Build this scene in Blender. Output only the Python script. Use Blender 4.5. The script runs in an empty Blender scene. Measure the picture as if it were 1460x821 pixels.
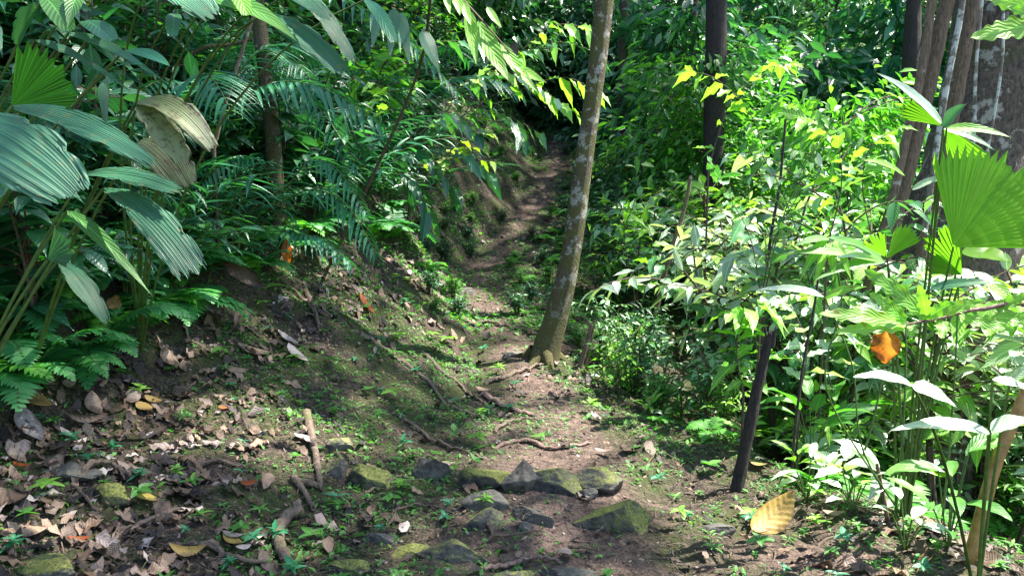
import bpy, bmesh, math, random
import numpy as np
from mathutils import Vector, noise as mnoise
R = math.radians
rng = np.random.default_rng(7)
random.seed(7)
scene = bpy.context.scene
C = scene.collection
# ------------------------------------------------------------------ camera model (photo is 1460 x 821)
FPX, CX, CY, PITCH = 1215.0, 730.0, 410.0, R(8)
CAM = np.array([0.0, 0.0, 1.6])
sp, cp = math.sin(PITCH), math.cos(PITCH)
def P(px, py, d):
    u = (px-CX)/FPX; v = (CY-py)/FPX
    return CAM + d*np.array([u, cp+v*sp, -sp+v*cp])
def proj(p):
    p = np.atleast_2d(p)-CAM
    d = p[:,1]*cp - p[:,2]*sp
    v = (p[:,1]*sp + p[:,2]*cp)/d
    return CX+FPX*p[:,0]/d, CY-FPX*v, d
# ------------------------------------------------------------------ noise
_tab = np.random.default_rng(3).random((256,256))
def vn(x, y):
    xi = np.floor(x).astype(int); yi = np.floor(y).astype(int)
    fx = x-xi; fy = y-yi
    fx = fx*fx*(3-2*fx); fy = fy*fy*(3-2*fy)
    a = _tab[xi&255, yi&255]; b = _tab[(xi+1)&255, yi&255]
    c = _tab[xi&255, (yi+1)&255]; d = _tab[(xi+1)&255, (yi+1)&255]
    return (a*(1-fx)+b*fx)*(1-fy)+(c*(1-fx)+d*fx)*fy - .5
# ------------------------------------------------------------------ terrain
PY = [0, 3.3, 3.9, 4.7, 5.6, 6.6, 7.2, 8.3, 9.5, 11, 13, 15, 17, 25, 45, 90]
PX = [.2, .19, .19, .27, .28, .08, .06, -.2, -.42, -.25, .32, .74, .8, .8, .8, .8]
PZ = [.03, .03, .01, 0, -.03, 0, .02, .17, .28, .52, .96, 1.6, 2.2, 4.0, 10, 26]
def ip(y, a, b): return np.interp(y, a, b)
def path_x(y): return (ip(y-.35, PY, PX)+ip(y, PY, PX)+ip(y+.35, PY, PX))/3
def path_z(y): return (ip(y-.3, PY, PZ)+ip(y, PY, PZ)+ip(y+.3, PY, PZ))/3
def wl(y): return ip(y, [3, 5, 6.5, 7.5, 9, 11, 17], [1.0, .75, .4, .28, .2, .2, .25])
def wr(y): return ip(y, [3, 4.7, 5.6, 7, 8.2, 9.5, 11, 13, 17], [1.9, 1.15, .65, .42, .75, .95, .9, .7, .5])
def smax0(b, k=.18): return .5*(b+np.sqrt(b*b+k*k))-.5*k*np.exp(-np.abs(b)*0)
def H(x, y, fine=True):
    x = np.asarray(x, float); y = np.asarray(y, float)
    u = x-path_x(y); z = path_z(y)
    b = np.clip(smax0(-u-wl(y)), 0, None)
    s1 = ip(y, [3, 4, 5, 6.5, 8, 9, 14], [.26, .32, .42, .65, 1.0, 1.3, 1.1])
    b0 = ip(y, [3, 6, 9, 14], [1.3, 1.25, .9, .9])
    s2 = ip(y, [3, 9, 14, 30], [.85, .8, .65, .3])
    left = np.minimum(b, b0)*s1 + np.clip(b-b0, 0, 25)*s2
    r = np.clip(smax0(u-wr(y)), 0, None)
    drop = 2.6*(1-np.exp(-r*.62/2.6)) + np.clip(ip(y, [17, 25, 90], [0, 1.5, 6]), 0, None)*(1-np.exp(-r*.3))
    far = np.clip(r-9, 0, 60)*.35
    z = z + left - drop + far
    z = z + .10*vn(x*.9+7, y*.9) + .05*vn(x*2.3, y*2.3+9)
    if fine:
        pm = np.exp(-(np.clip(np.abs(u)-.15, 0, None)/.35)**2)
        z = z + .05*vn(x*3.1+3, y*3.1)*(b > .0) + (.045*vn(x*6, y*6) + .03*vn(x*13+40, y*13) + .016*vn(x*31, y*31))*(1-.45*pm)
        led = np.sin((z*7+vn(x*2, y*2)*4)*2.1)*.012*(b > .1)
        z = z+led
    return z
def GP(px, py, up=0.0):
    """world point where the line of sight through a pixel meets the ground"""
    d = np.arange(2.0, 60, .02)
    q = CAM[None]+d[:,None]*(P(px, py, 1.0)-CAM)[None]
    below = q[:,2] < H(q[:,0], q[:,1])
    i = int(np.argmax(below)) if below.any() else len(d)-1
    p = q[i].copy(); p[2] = float(H(p[0], p[1]))+up
    return p
def gnormal(p, e=.08):
    gx = (H(p[0]+e, p[1], False)-H(p[0]-e, p[1], False))/(2*e); gy = (H(p[0], p[1]+e, False)-H(p[0], p[1]-e, False))/(2*e)
    n = np.array([-float(gx), -float(gy), 1.0]); return n/np.linalg.norm(n)
# ------------------------------------------------------------------ mesh builder
def nz(a):
    a = np.asarray(a, float); return a/np.maximum(np.linalg.norm(a, axis=-1, keepdims=True), 1e-9)
class MB:
    def __init__(s): s.V=[]; s.Q=[]; s.UV=[]; s.T=[]; s.n=0
    def add(s, V, Q, UV, T):
        V = np.asarray(V, float).reshape(-1,3)
        s.V.append(V); s.Q.append(np.asarray(Q).reshape(-1,4)+s.n)
        s.UV.append(np.asarray(UV, float).reshape(-1,2)); s.T.append(np.broadcast_to(np.asarray(T, float).reshape(-1) if np.ndim(T) else np.full(len(V), T), (len(V),)))
        s.n += len(V)
    def mesh(s, name, mat, smooth=True):
        me = bpy.data.meshes.new(name)
        V = np.concatenate(s.V); Q = np.concatenate(s.Q); UV = np.concatenate(s.UV); T = np.concatenate(s.T)
        me.vertices.add(len(V)); me.vertices.foreach_set('co', V.astype(np.float32).ravel())
        me.loops.add(len(Q)*4); me.loops.foreach_set('vertex_index', Q.astype(np.int32).ravel())
        me.polygons.add(len(Q)); me.polygons.foreach_set('loop_start', np.arange(0, len(Q)*4, 4, dtype=np.int32))
        me.polygons.foreach_set('loop_total', np.full(len(Q), 4, np.int32))
        me.polygons.foreach_set('use_smooth', np.full(len(Q), smooth, bool))
        me.update(calc_edges=True)
        uv = me.uv_layers.new(name='UVMap'); uv.data.foreach_set('uv', UV[Q.ravel()].astype(np.float32).ravel())
        a = me.attributes.new('tint', 'FLOAT', 'POINT'); a.data.foreach_set('value', T.astype(np.float32))
        me.materials.append(mat)
        return me
def gridQ(nl, nw):
    i = np.arange(nl)[:,None]*(nw+1)+np.arange(nw)[None]
    return np.stack([i, i+1, i+nw+2, i+nw+1], -1).reshape(-1,4)
SH = {'ellip': lambda t: np.sin(np.pi*t**.85)**.8, 'lance': lambda t: np.sin(np.pi*t**.62)**.9*(1-.15*t),
      'ovate': lambda t: np.sin(np.pi*t**.6)**.7, 'obov': lambda t: np.sin(np.pi*t**1.35)**.75,
      'drip': lambda t: np.clip(np.sin(np.pi*np.clip(t/.9, 0, 1)**.8)**.8*(t < .9)+.0, 0, 1)+.04*(t > .8)*(1-t)*5,
      'tooth': lambda t: np.sin(np.pi*t**.55)**.8*(.72+.28*np.abs(np.sin(t*np.pi*9))),
      'lobed': lambda t: np.sin(np.pi*t**.7)**.6*(.84+.16*np.sin(t*np.pi*11+.6*np.sin(t*9)))}
def tmpl(shape='ellip', nl=5, nw=2, fold=.25, droop=.2, wave=0.0, curl=0.0):
    t = np.linspace(0, 1, nl+1); s = np.linspace(-1, 1, nw+1)
    w = np.clip(SH[shape](t), 0, 1)*.5; w[0] = .015; w[-1] = .004
    T, S = np.meshgrid(t, s, indexing='ij'); W = w[:,None]*np.ones_like(S)
    X = S*W; Z = fold*np.abs(S)*W - curl*W*S*S
    Y = T.copy(); DZ = -droop*T**2
    if wave: DZ = DZ + wave*np.sin(T*17+S*2)*np.abs(S)*W*2
    return X.ravel(), Y.ravel(), Z.ravel(), DZ.ravel(), gridQ(nl, nw), np.stack([(S*W+.5).ravel(), T.ravel()], -1)
def leaves(mb, tm, pos, dr, nr, L, W, tint):
    """many leaves from one template: base position, direction, normal, length, width"""
    X, Y, Z, DZ, Q, UV = tm
    pos = np.atleast_2d(pos); k = len(pos)
    dr = nz(np.broadcast_to(dr, (k,3))); nr = np.broadcast_to(nr, (k,3))
    sx = nz(np.cross(dr, nr)); n2 = nz(np.cross(sx, dr))
    L = np.broadcast_to(L, (k,))[:,None,None]; W = np.broadcast_to(W, (k,))[:,None,None]
    V = pos[:,None] + dr[:,None]*(Y[None,:,None]*L) + sx[:,None]*(X[None,:,None]*W) + n2[:,None]*(Z[None,:,None]*W)
    V[:,:,2] += (DZ[None]*L[:,:,0])
    m = len(X)
    QQ = (Q[None]+(np.arange(k)*m)[:,None,None]).reshape(-1,4)
    mb.add(V.reshape(-1,3), QQ, np.tile(UV, (k,1)), np.repeat(np.broadcast_to(tint, (k,)), m))
def tube(mb, pts, rad, sides=6, tint=.5, rough=0.0, cap=True):
    pts = np.asarray(pts, float); n = len(pts); rad = np.broadcast_to(rad, (n,))
    tg = nz(np.gradient(pts, axis=0))
    ref = np.array([0,0,1.0]) if abs(tg[:,2]).mean() < .8 else np.array([0,1.0,0])
    a = nz(np.cross(tg, ref)); b = np.cross(tg, a)
    th = np.linspace(0, 2*np.pi, sides+1)
    rr = rad[:,None]*(1+rough*(rng.random((n, sides+1))-.5)); rr[:,-1] = rr[:,0]
    V = pts[:,None]+a[:,None]*(np.cos(th)[None,:,None]*rr[...,None])+b[:,None]*(np.sin(th)[None,:,None]*rr[...,None])
    ln = np.concatenate([[0], np.cumsum(np.linalg.norm(np.diff(pts, axis=0), axis=1))])
    UV = np.stack(np.meshgrid(ln, th/(2*np.pi), indexing='ij')[::-1], -1)
    mb.add(V, gridQ(n-1, sides), UV, tint)
    if cap:
        for e, c in ((0, pts[0]), (n-1, pts[-1])):
            ring = V[e,:-1]; m = len(ring)
            mb.add(np.vstack([ring, c[None]]), _fan(m), np.zeros((m+1,2))+.5, tint)
def _fan(m):
    # quads covering a disc: pairs of ring edges share the centre vertex
    q = []
    for i in range(0, m, 2): q.append([i, (i+1) % m, (i+2) % m, m])
    return q
def curve(p0, p1, bend=(0,0,0), n=8):
    t = np.linspace(0, 1, n)[:,None]; p0 = np.asarray(p0, float); p1 = np.asarray(p1, float)
    return p0*(1-t)+p1*t+4*t*(1-t)*np.asarray(bend, float)[None]
def spline(pts, n=30):
    pts = np.asarray(pts, float); m = len(pts)
    t = np.linspace(0, m-1, n); i = np.clip(t.astype(int), 0, m-2); f = (t-i)[:,None]
    g = lambda k: pts[np.clip(k, 0, m-1)]
    a, b, c, d = g(i-1), g(i), g(i+1), g(i+2)
    return .5*(2*b+(c-a)*f+(2*a-5*b+4*c-d)*f*f+(3*b-a-3*c+d)*f**3)
def blade(mb, p0, p1, w, nrm, shape='lance', nl=18, nw=8, fold=.15, arch=0.0, pleat=0.0, npl=10, jag=0.0, tint=.5, wave=0.0, twist=0.0, sd=0):
    """one large leaf between two points; pleated and torn ended if asked"""
    g = np.random.default_rng(sd+int(abs(p0[0])*1000)+int(abs(p1[2])*777))
    p0 = np.asarray(p0, float); p1 = np.asarray(p1, float); L = np.linalg.norm(p1-p0)
    if pleat: nw = npl*2
    t = np.linspace(0, 1, nl+1); s = np.linspace(-1, 1, nw+1)
    if shape == 'wedge': ww = np.clip(t*1.6+.03, 0, 1)**.8*(1-.25*t)
    elif shape == 'broad': ww = np.sin(np.pi*np.clip(t*.86+.02, 0, 1))**.65
    else: ww = np.clip(SH[shape](t), 0, 1)
    ww = ww*.5; ww[0] = .02
    if shape not in ('wedge', 'broad'): ww[-1] = .006
    jj = 1-jag*g.random(nw+1)*(.4+.6*np.abs(s)) if jag else np.ones(nw+1)
    T, S = np.meshgrid(t, s, indexing='ij'); TT = T*jj[None]
    pa = (.35+1.1*g.random(nw+1))[None] if pleat else 1.0
    S = S*(1+(.05*np.sin(T*9+g.random()*6)+.03*np.sin(T*23)-.22*np.clip(np.sin(T*(17+8*g.random())+g.random()*6+np.sign(S)*1.7), 0, 1)**8*(np.abs(S) > .8)) if pleat else 1.0)
    d = nz(p1-p0); sx = nz(np.cross(d, nrm)); n2 = nz(np.cross(sx, d))
    W = ww[:,None]*w
    ang = twist*T
    zz = fold*np.abs(S)*W
    if pleat: zz = zz + .05*w*np.sin(T*7+S*3+g.random()*6)*np.abs(S) + pleat*pa*W*(np.arange(nw+1) % 2*2-1)[None]*np.sin(np.pi*np.clip(T, .05, .95))**.3
    if wave: zz = zz + wave*w*np.sin(T*15+S*1.5+g.random()*6)*np.abs(S)**1.5
    xs = S*W
    X = xs*np.cos(ang)-zz*np.sin(ang); Z = xs*np.sin(ang)+zz*np.cos(ang)
    V = p0+d*(TT*L)[...,None]+sx*X[...,None]+n2*Z[...,None]
    V[...,2] += arch*L*4*TT*(1-TT)
    tn = np.clip(tint+(g.normal(0, .10, nw+1)[None] if pleat else 0)+.10*np.sin(T*5+g.random()*6)-.18*(T > .97), 0, 1)*np.ones_like(T)
    mb.add(V, gridQ(nl, nw), np.stack([S*.5+.5, T], -1), tn.ravel())
def fan(mb, c, axis, nrm, Rr, span=150, nseg=22, jag=.12, amp=.03, nr=8, tint=.5, cup=.1, droop=.1, asym=0, sd=1):
    g = np.random.default_rng(sd)
    nw = nseg*2; th = np.linspace(-R(span)/2, R(span)/2, nw+1)+R(asym)
    r = np.linspace(0.02, 1, nr+1)
    tipj = 1-jag*g.random(nw+1)-(g.random(nw+1) < .14)*.3*g.random(nw+1)-.10*(np.arange(nw+1) % 2 == 0)-.12*np.abs(np.linspace(-1, 1, nw+1))**2
    ax = nz(axis); sx = nz(np.cross(ax, nrm)); n2 = nz(np.cross(sx, ax))
    RR = r[:,None]*Rr*(1+(tipj[None]-1)*r[:,None]**3)
    zz = amp*RR*((np.arange(nw+1) % 2)*2-1)[None]+cup*RR*np.sin(th)[None]**2
    V = np.asarray(c)+ax*(RR*np.cos(th)[None])[...,None]+sx*(RR*np.sin(th)[None])[...,None]+n2*zz[...,None]
    V[...,2] -= droop*(RR/Rr)**2.2*Rr
    U = np.broadcast_to(np.linspace(0, 1, nw+1)[None], RR.shape); T = np.broadcast_to(r[:,None], RR.shape)
    tn = np.clip(tint+np.repeat(g.normal(0, .13, nseg+1), 2)[:nw+1][None]-.25*(r[:,None] > .97), 0, 1)*np.ones_like(RR)
    mb.add(V, gridQ(nr, nw), np.stack([U, T], -1), tn.ravel())
# ------------------------------------------------------------------ object helpers
def obj(name, mb, mat, parent=None, smooth=True):
    me = mb.mesh(name, mat, smooth) if isinstance(mb, MB) else mb
    o = bpy.data.objects.new(name, me); C.objects.link(o)
    if parent is not None: o.parent = parent
    return o
def tag(o, label, cat, group=None):
    o['label'] = label; o['category'] = cat
    if group: o['group'] = group
    return o
def thing(name, label, cat, loc=(0,0,0), group=None):
    o = bpy.data.objects.new(name, None); C.objects.link(o); o.location = tuple(float(v) for v in loc)
    o.empty_display_size = .1
    return tag(o, label, cat, group)
def part(name, mb, mat, root, smooth=True):
    """mesh given in world coordinates, re-expressed about the root of its thing"""
    off = np.array(root.location)
    mb.V = [v-off for v in mb.V]
    return obj(name, mb, mat, root, smooth)
def solo(name, mb, mat, label, cat, origin, group=None, smooth=True):
    origin = np.asarray(origin, float); mb.V = [v-origin for v in mb.V]
    o = obj(name, mb, mat, None, smooth); o.location = tuple(origin)
    return tag(o, label, cat, group)
# ------------------------------------------------------------------ node helpers
def new_mat(name):
    m = bpy.data.materials.new(name); m.use_nodes = True; m.node_tree.nodes.clear(); return m, m.node_tree
class NT:
    def __init__(s, nt): s.nt = nt
    def n(s, typ, **kw):
        nd = s.nt.nodes.new(typ)
        for k, v in kw.items():
            if k.startswith('i_'):
                key = k[2:]; key = int(key) if key.isdigit() else key.replace('_', ' ')
                if hasattr(v, 'is_output') or isinstance(v, bpy.types.NodeSocket): s.nt.links.new(v, nd.inputs[key])
                else: nd.inputs[key].default_value = v
            else: setattr(nd, k, v)
        return nd
    def mix(s, f, a, b, mode='MIX'):
        nd = s.nt.nodes.new('ShaderNodeMix'); nd.data_type = 'RGBA'; nd.blend_type = mode
        for i, v in ((0, f), (6, a), (7, b)):
            if isinstance(v, bpy.types.NodeSocket): s.nt.links.new(v, nd.inputs[i])
            else: nd.inputs[i].default_value = (v if i == 0 else (*v, 1) if len(v) == 3 else v)
        return nd.outputs[2]
    def math(s, op, a, b=0.0, c=0.0, clamp=False):
        nd = s.nt.nodes.new('ShaderNodeMath'); nd.operation = op; nd.use_clamp = clamp
        for i, v in enumerate((a, b, c)):
            if isinstance(v, bpy.types.NodeSocket): s.nt.links.new(v, nd.inputs[i])
            else: nd.inputs[i].default_value = v
        return nd.outputs[0]
    def noise(s, vec, scale, detail=4, rough=.55):
        return s.n('ShaderNodeTexNoise', i_Vector=vec, i_Scale=scale, i_Detail=detail, i_Roughness=rough).outputs[0]
    def ramp(s, f, stops):
        nd = s.nt.nodes.new('ShaderNodeValToRGB'); s.nt.links.new(f, nd.inputs[0])
        el = nd.color_ramp.elements
        while len(el) < len(stops): el.new(.5)
        for e, (p, c) in zip(el, stops): e.position = p; e.color = (*c, 1) if len(c) == 3 else c
        return nd.outputs[0]
    def band(s, v, lo, hi):
        nd = s.nt.nodes.new('ShaderNodeMapRange'); nd.clamp = True
        for i, x in enumerate((v, lo, hi, 0.0, 1.0)):
            if isinstance(x, bpy.types.NodeSocket): s.nt.links.new(x, nd.inputs[i])
            else: nd.inputs[i].default_value = x
        return nd.outputs[0]
def leaf_mat(name, dark, mid, light, trans=.4, rough=.38, vein='pin', nv=9, veincol=None, spot=0.0, spotcol=(.25,.14,.03), bump=.25, spec=.5, tr_boost=1.5):
    m, nt = new_mat(name); k = NT(nt)
    dark, mid, light = (tuple(c*g for c in cc) for cc, g in ((dark, 1.3), (mid, 1.9), (light, 1.9)))
    tint = k.n('ShaderNodeAttribute', attribute_name='tint').outputs['Fac']
    rnd = k.n('ShaderNodeObjectInfo').outputs['Random']
    tc = k.n('ShaderNodeTexCoord'); uv = tc.outputs['UV']; ob = tc.outputs['Object']
    f = k.math('ADD', k.math('MULTIPLY', tint, .78), k.math('MULTIPLY', rnd, .22))
    col = k.ramp(f, [(0.0, dark), (.5, mid), (.93, light), (1.0, tuple(min(1, c*1.3) for c in light))])
    nzv = k.noise(ob, 9, 3)
    col = k.mix(k.math('MULTIPLY', nzv, .6), col, tuple(c*.45 for c in mid))
    sep = k.n('ShaderNodeSeparateXYZ', i_Vector=uv)
    x = k.math('SUBTRACT', sep.outputs[0], .5); ax = k.math('ABSOLUTE', x)
    vc = veincol or tuple(min(1, c*1.9+.02) for c in mid)
    if vein == 'pin':
        w = k.math('SINE', k.math('MULTIPLY', k.math('SUBTRACT', sep.outputs[1], k.math('MULTIPLY', ax, .55)), nv*6.283))
        side = k.band(w, .80, 1.0)
        midr = k.band(ax, .035, .008)
        v = k.math('MAXIMUM', k.math('MULTIPLY', side, .45), midr); hgt = w
    elif vein == 'par':
        w = k.math('SINE', k.math('MULTIPLY', x, nv*6.283)); v = k.math('MULTIPLY', k.band(w, .6, 1.0), .5); hgt = w
    else:
        v = k.math('MULTIPLY', k.band(ax, .04, .01), .6); hgt = nzv
    col = k.mix(v, col, vc)
    if spot:
        sn = k.noise(ob, 28, 5, .7)
        col = k.mix(k.math('MULTIPLY', k.band(sn, .62-.1*spot, .70-.1*spot), .85), col, spotcol)
    bp = k.n('ShaderNodeBump', i_Strength=bump, i_Distance=.004, i_Height=hgt)
    rr = k.math('ADD', rough-.06, k.math('MULTIPLY', nzv, .22))
    pb = k.n('ShaderNodeBsdfPrincipled', i_Base_Color=col, i_Roughness=rr, i_Normal=bp.outputs[0])
    pb.inputs['Specular IOR Level'].default_value = spec
    tcol = k.mix(1.0, col, (tr_boost*.98, tr_boost*1.18, tr_boost*.35), 'MULTIPLY')
    tl = k.n('ShaderNodeBsdfTranslucent', i_Color=tcol)
    ms = k.n('ShaderNodeMixShader', i_0=trans, i_1=pb.outputs[0], i_2=tl.outputs[0])
    k.n('ShaderNodeOutputMaterial', i_Surface=ms.outputs[0])
    return m
def bark_mat(name, base, dark, lichen=None, lamt=.5, moss=None, mamt=.5, scale=14, stretch=.25, bump=.6, uplow=None):
    m, nt = new_mat(name); k = NT(nt)
    tc = k.n('ShaderNodeTexCoord'); ob = tc.outputs['Object']
    mp = k.n('ShaderNodeMapping', i_Vector=ob); mp.inputs['Scale'].default_value = (1, 1, stretch)
    fine = k.noise(mp.outputs[0], scale*4, 6, .7); big = k.noise(ob, scale*.35, 4)
    col = k.mix(k.band(fine, .35, .65), dark, base)
    if moss is not None:
        mn = k.noise(ob, scale*.3, 5, .65)
        f = k.band(mn, .62-.25*mamt, .72-.25*mamt)
        z = k.n('ShaderNodeSeparateXYZ', i_Vector=ob).outputs[2]
        if uplow: f = k.math('MAXIMUM', f, k.band(z, uplow, 0.0))
        mc = k.mix(k.noise(ob, scale*6, 3), tuple(c*.4 for c in moss), moss)
        col = k.mix(k.math('MULTIPLY', f, .85), col, mc)
    if lichen is not None:
        ln = k.noise(ob, scale*.55, 6, .7)
        f = k.band(ln, .70-.3*lamt, .745-.3*lamt)
        if uplow: f = k.math('MULTIPLY', f, k.band(z, .25, 1.0))
        col = k.mix(k.math('MULTIPLY', f, .9), col, k.mix(fine, tuple(c*.75 for c in lichen), lichen))
    h = k.math('ADD', fine, k.math('MULTIPLY', big, .6))
    bp = k.n('ShaderNodeBump', i_Strength=bump, i_Distance=.03, i_Height=h)
    pb = k.n('ShaderNodeBsdfPrincipled', i_Base_Color=col, i_Roughness=.85, i_Normal=bp.outputs[0])
    k.n('ShaderNodeOutputMaterial', i_Surface=pb.outputs[0])
    return m
def soil_mat(name):
    m, nt = new_mat(name); k = NT(nt)
    tc = k.n('ShaderNodeTexCoord'); ob = tc.outputs['Object']
    path_sunf = k.n('ShaderNodeAttribute', attribute_name='tint').outputs['Fac']
    a = k.noise(ob, 2.2, 5, .6); b = k.noise(ob, 23, 6, .7); c = k.noise(ob, 90, 5, .7)
    col = k.ramp(b, [(.28, (.010,.008,.006)), (.45, (.034,.026,.019)), (.58, (.095,.071,.052)), (.74, (.27,.20,.155))])
    col = k.mix(k.math('MULTIPLY', k.band(c, .55, .7), .55), col, (.34,.27,.22))
    col = k.mix(k.math('MULTIPLY', path_sunf, k.band(a, .3, .6)), col, k.mix(k.band(b, .28, .68), (.026,.019,.016), (.28,.195,.155)))
    mossn = k.math('MULTIPLY', k.band(k.noise(ob, 3.4, 8, .75), .44, .58), k.math('SUBTRACT', 1.0, path_sunf), clamp=True)
    mc = k.mix(c, (.014,.024,.006), (.10,.14,.03))
    col = k.mix(k.math('MULTIPLY', mossn, .75), col, mc)
    h = k.math('ADD', b, k.math('MULTIPLY', c, .5))
    vor = k.n('ShaderNodeTexVoronoi', i_Vector=ob, i_Scale=60.0)
    h = k.math('ADD', h, k.math('MULTIPLY', vor.outputs['Distance'], .4))
    bp = k.n('ShaderNodeBump', i_Strength=1.0, i_Distance=.04, i_Height=h)
    pb = k.n('ShaderNodeBsdfPrincipled', i_Base_Color=col, i_Roughness=.9, i_Normal=bp.outputs[0])
    pb.inputs['Specular IOR Level'].default_value = .25
    k.n('ShaderNodeOutputMaterial', i_Surface=pb.outputs[0])
    return m
def rock_mat(name, moss):
    m, nt = new_mat(name); k = NT(nt)
    tc = k.n('ShaderNodeTexCoord'); ob = tc.outputs['Object']; ge = k.n('ShaderNodeNewGeometry')
    a = k.noise(ob, 14, 6, .65); b = k.noise(ob, 70, 4, .7)
    rnd = k.n('ShaderNodeObjectInfo').outputs['Random']
    col = k.mix(k.band(a, .35, .65), (.022,.021,.018), k.mix(rnd, (.085,.085,.07), (.15,.135,.11)))
    col = k.mix(k.math('MULTIPLY', k.band(b, .58, .7), .5), col, (.22,.23,.20))
    nz_ = k.n('ShaderNodeSeparateXYZ', i_Vector=ge.outputs['Normal']).outputs[2]
    f = k.math('ADD', k.math('MULTIPLY', nz_, .35), k.math('ADD', .1, k.math('MULTIPLY', k.noise(ob, 12, 8, .8), 1.3)))
    f = k.band(f, 1.20-.45*moss, 1.34-.35*moss)
    mc = k.mix(k.band(k.noise(ob, 85, 4, .8), .35, .65), (.020,.030,.006), (.24,.26,.04))
    col = k.mix(k.math('MULTIPLY', f, .92), col, mc)
    bp = k.n('ShaderNodeBump', i_Strength=.8, i_Distance=.012, i_Height=k.math('ADD', a, k.math('MULTIPLY', b, .6)))
    pb = k.n('ShaderNodeBsdfPrincipled', i_Base_Color=col, i_Roughness=.8, i_Normal=bp.outputs[0])
    k.n('ShaderNodeOutputMaterial', i_Surface=pb.outputs[0])
    return m
def litter_mat(name, stops, rough=.6, trans=.12, nv=8):
    m, nt = new_mat(name); k = NT(nt)
    tc = k.n('ShaderNodeTexCoord'); ob = tc.outputs['Object']
    tint = k.n('ShaderNodeAttribute', attribute_name='tint').outputs['Fac']
    col = k.ramp(tint, stops)
    sep = k.n('ShaderNodeSeparateXYZ', i_Vector=tc.outputs['UV'])
    ax = k.math('ABSOLUTE', k.math('SUBTRACT', sep.outputs[0], .5))
    w = k.math('SINE', k.math('MULTIPLY', k.math('SUBTRACT', sep.outputs[1], k.math('MULTIPLY', ax, .5)), nv*6.283))
    n1 = k.noise(ob, 30, 5, .7)
    n2 = k.noise(ob, 11, 6, .75)
    col = k.mix(k.math('MULTIPLY', k.band(n1, .5, .68), .7), col, k.mix(1.0, col, (.35,.3,.28), 'MULTIPLY'))
    col = k.mix(k.math('MULTIPLY', k.band(n2, .50, .62), .75), col, k.mix(1.0, col, (.30,.20,.14), 'MULTIPLY'))
    col = k.mix(k.math('MULTIPLY', k.band(ax, .33, .5), .6), col, k.mix(1.0, col, (.45,.28,.18), 'MULTIPLY'))
    col = k.mix(k.math('MULTIPLY', k.math('MAXIMUM', k.band(w, .85, 1), k.band(ax, .03, .008)), .28), col, k.mix(1.0, col, (.5,.42,.38), 'MULTIPLY'))
    bp = k.n('ShaderNodeBump', i_Strength=.45, i_Distance=.005, i_Height=k.math('ADD', k.math('MULTIPLY', w, .22), n1))
    pb = k.n('ShaderNodeBsdfPrincipled', i_Base_Color=col, i_Roughness=rough, i_Normal=bp.outputs[0])
    tl = k.n('ShaderNodeBsdfTranslucent', i_Color=col)
    ms = k.n('ShaderNodeMixShader', i_0=trans, i_1=pb.outputs[0], i_2=tl.outputs[0])
    k.n('ShaderNodeOutputMaterial', i_Surface=ms.outputs[0])
    return m
def plain_mat(name, ca, cb, scale=40, rough=.7):
    m, nt = new_mat(name); k = NT(nt)
    ob = k.n('ShaderNodeTexCoord').outputs['Object']; n = k.noise(ob, scale, 5, .65)
    bp = k.n('ShaderNodeBump', i_Strength=.5, i_Distance=.005, i_Height=n)
    pb = k.n('ShaderNodeBsdfPrincipled', i_Base_Color=k.mix(k.band(n, .3, .7), ca, cb), i_Roughness=rough, i_Normal=bp.outputs[0])
    k.n('ShaderNodeOutputMaterial', i_Surface=pb.outputs[0])
    return m
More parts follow.
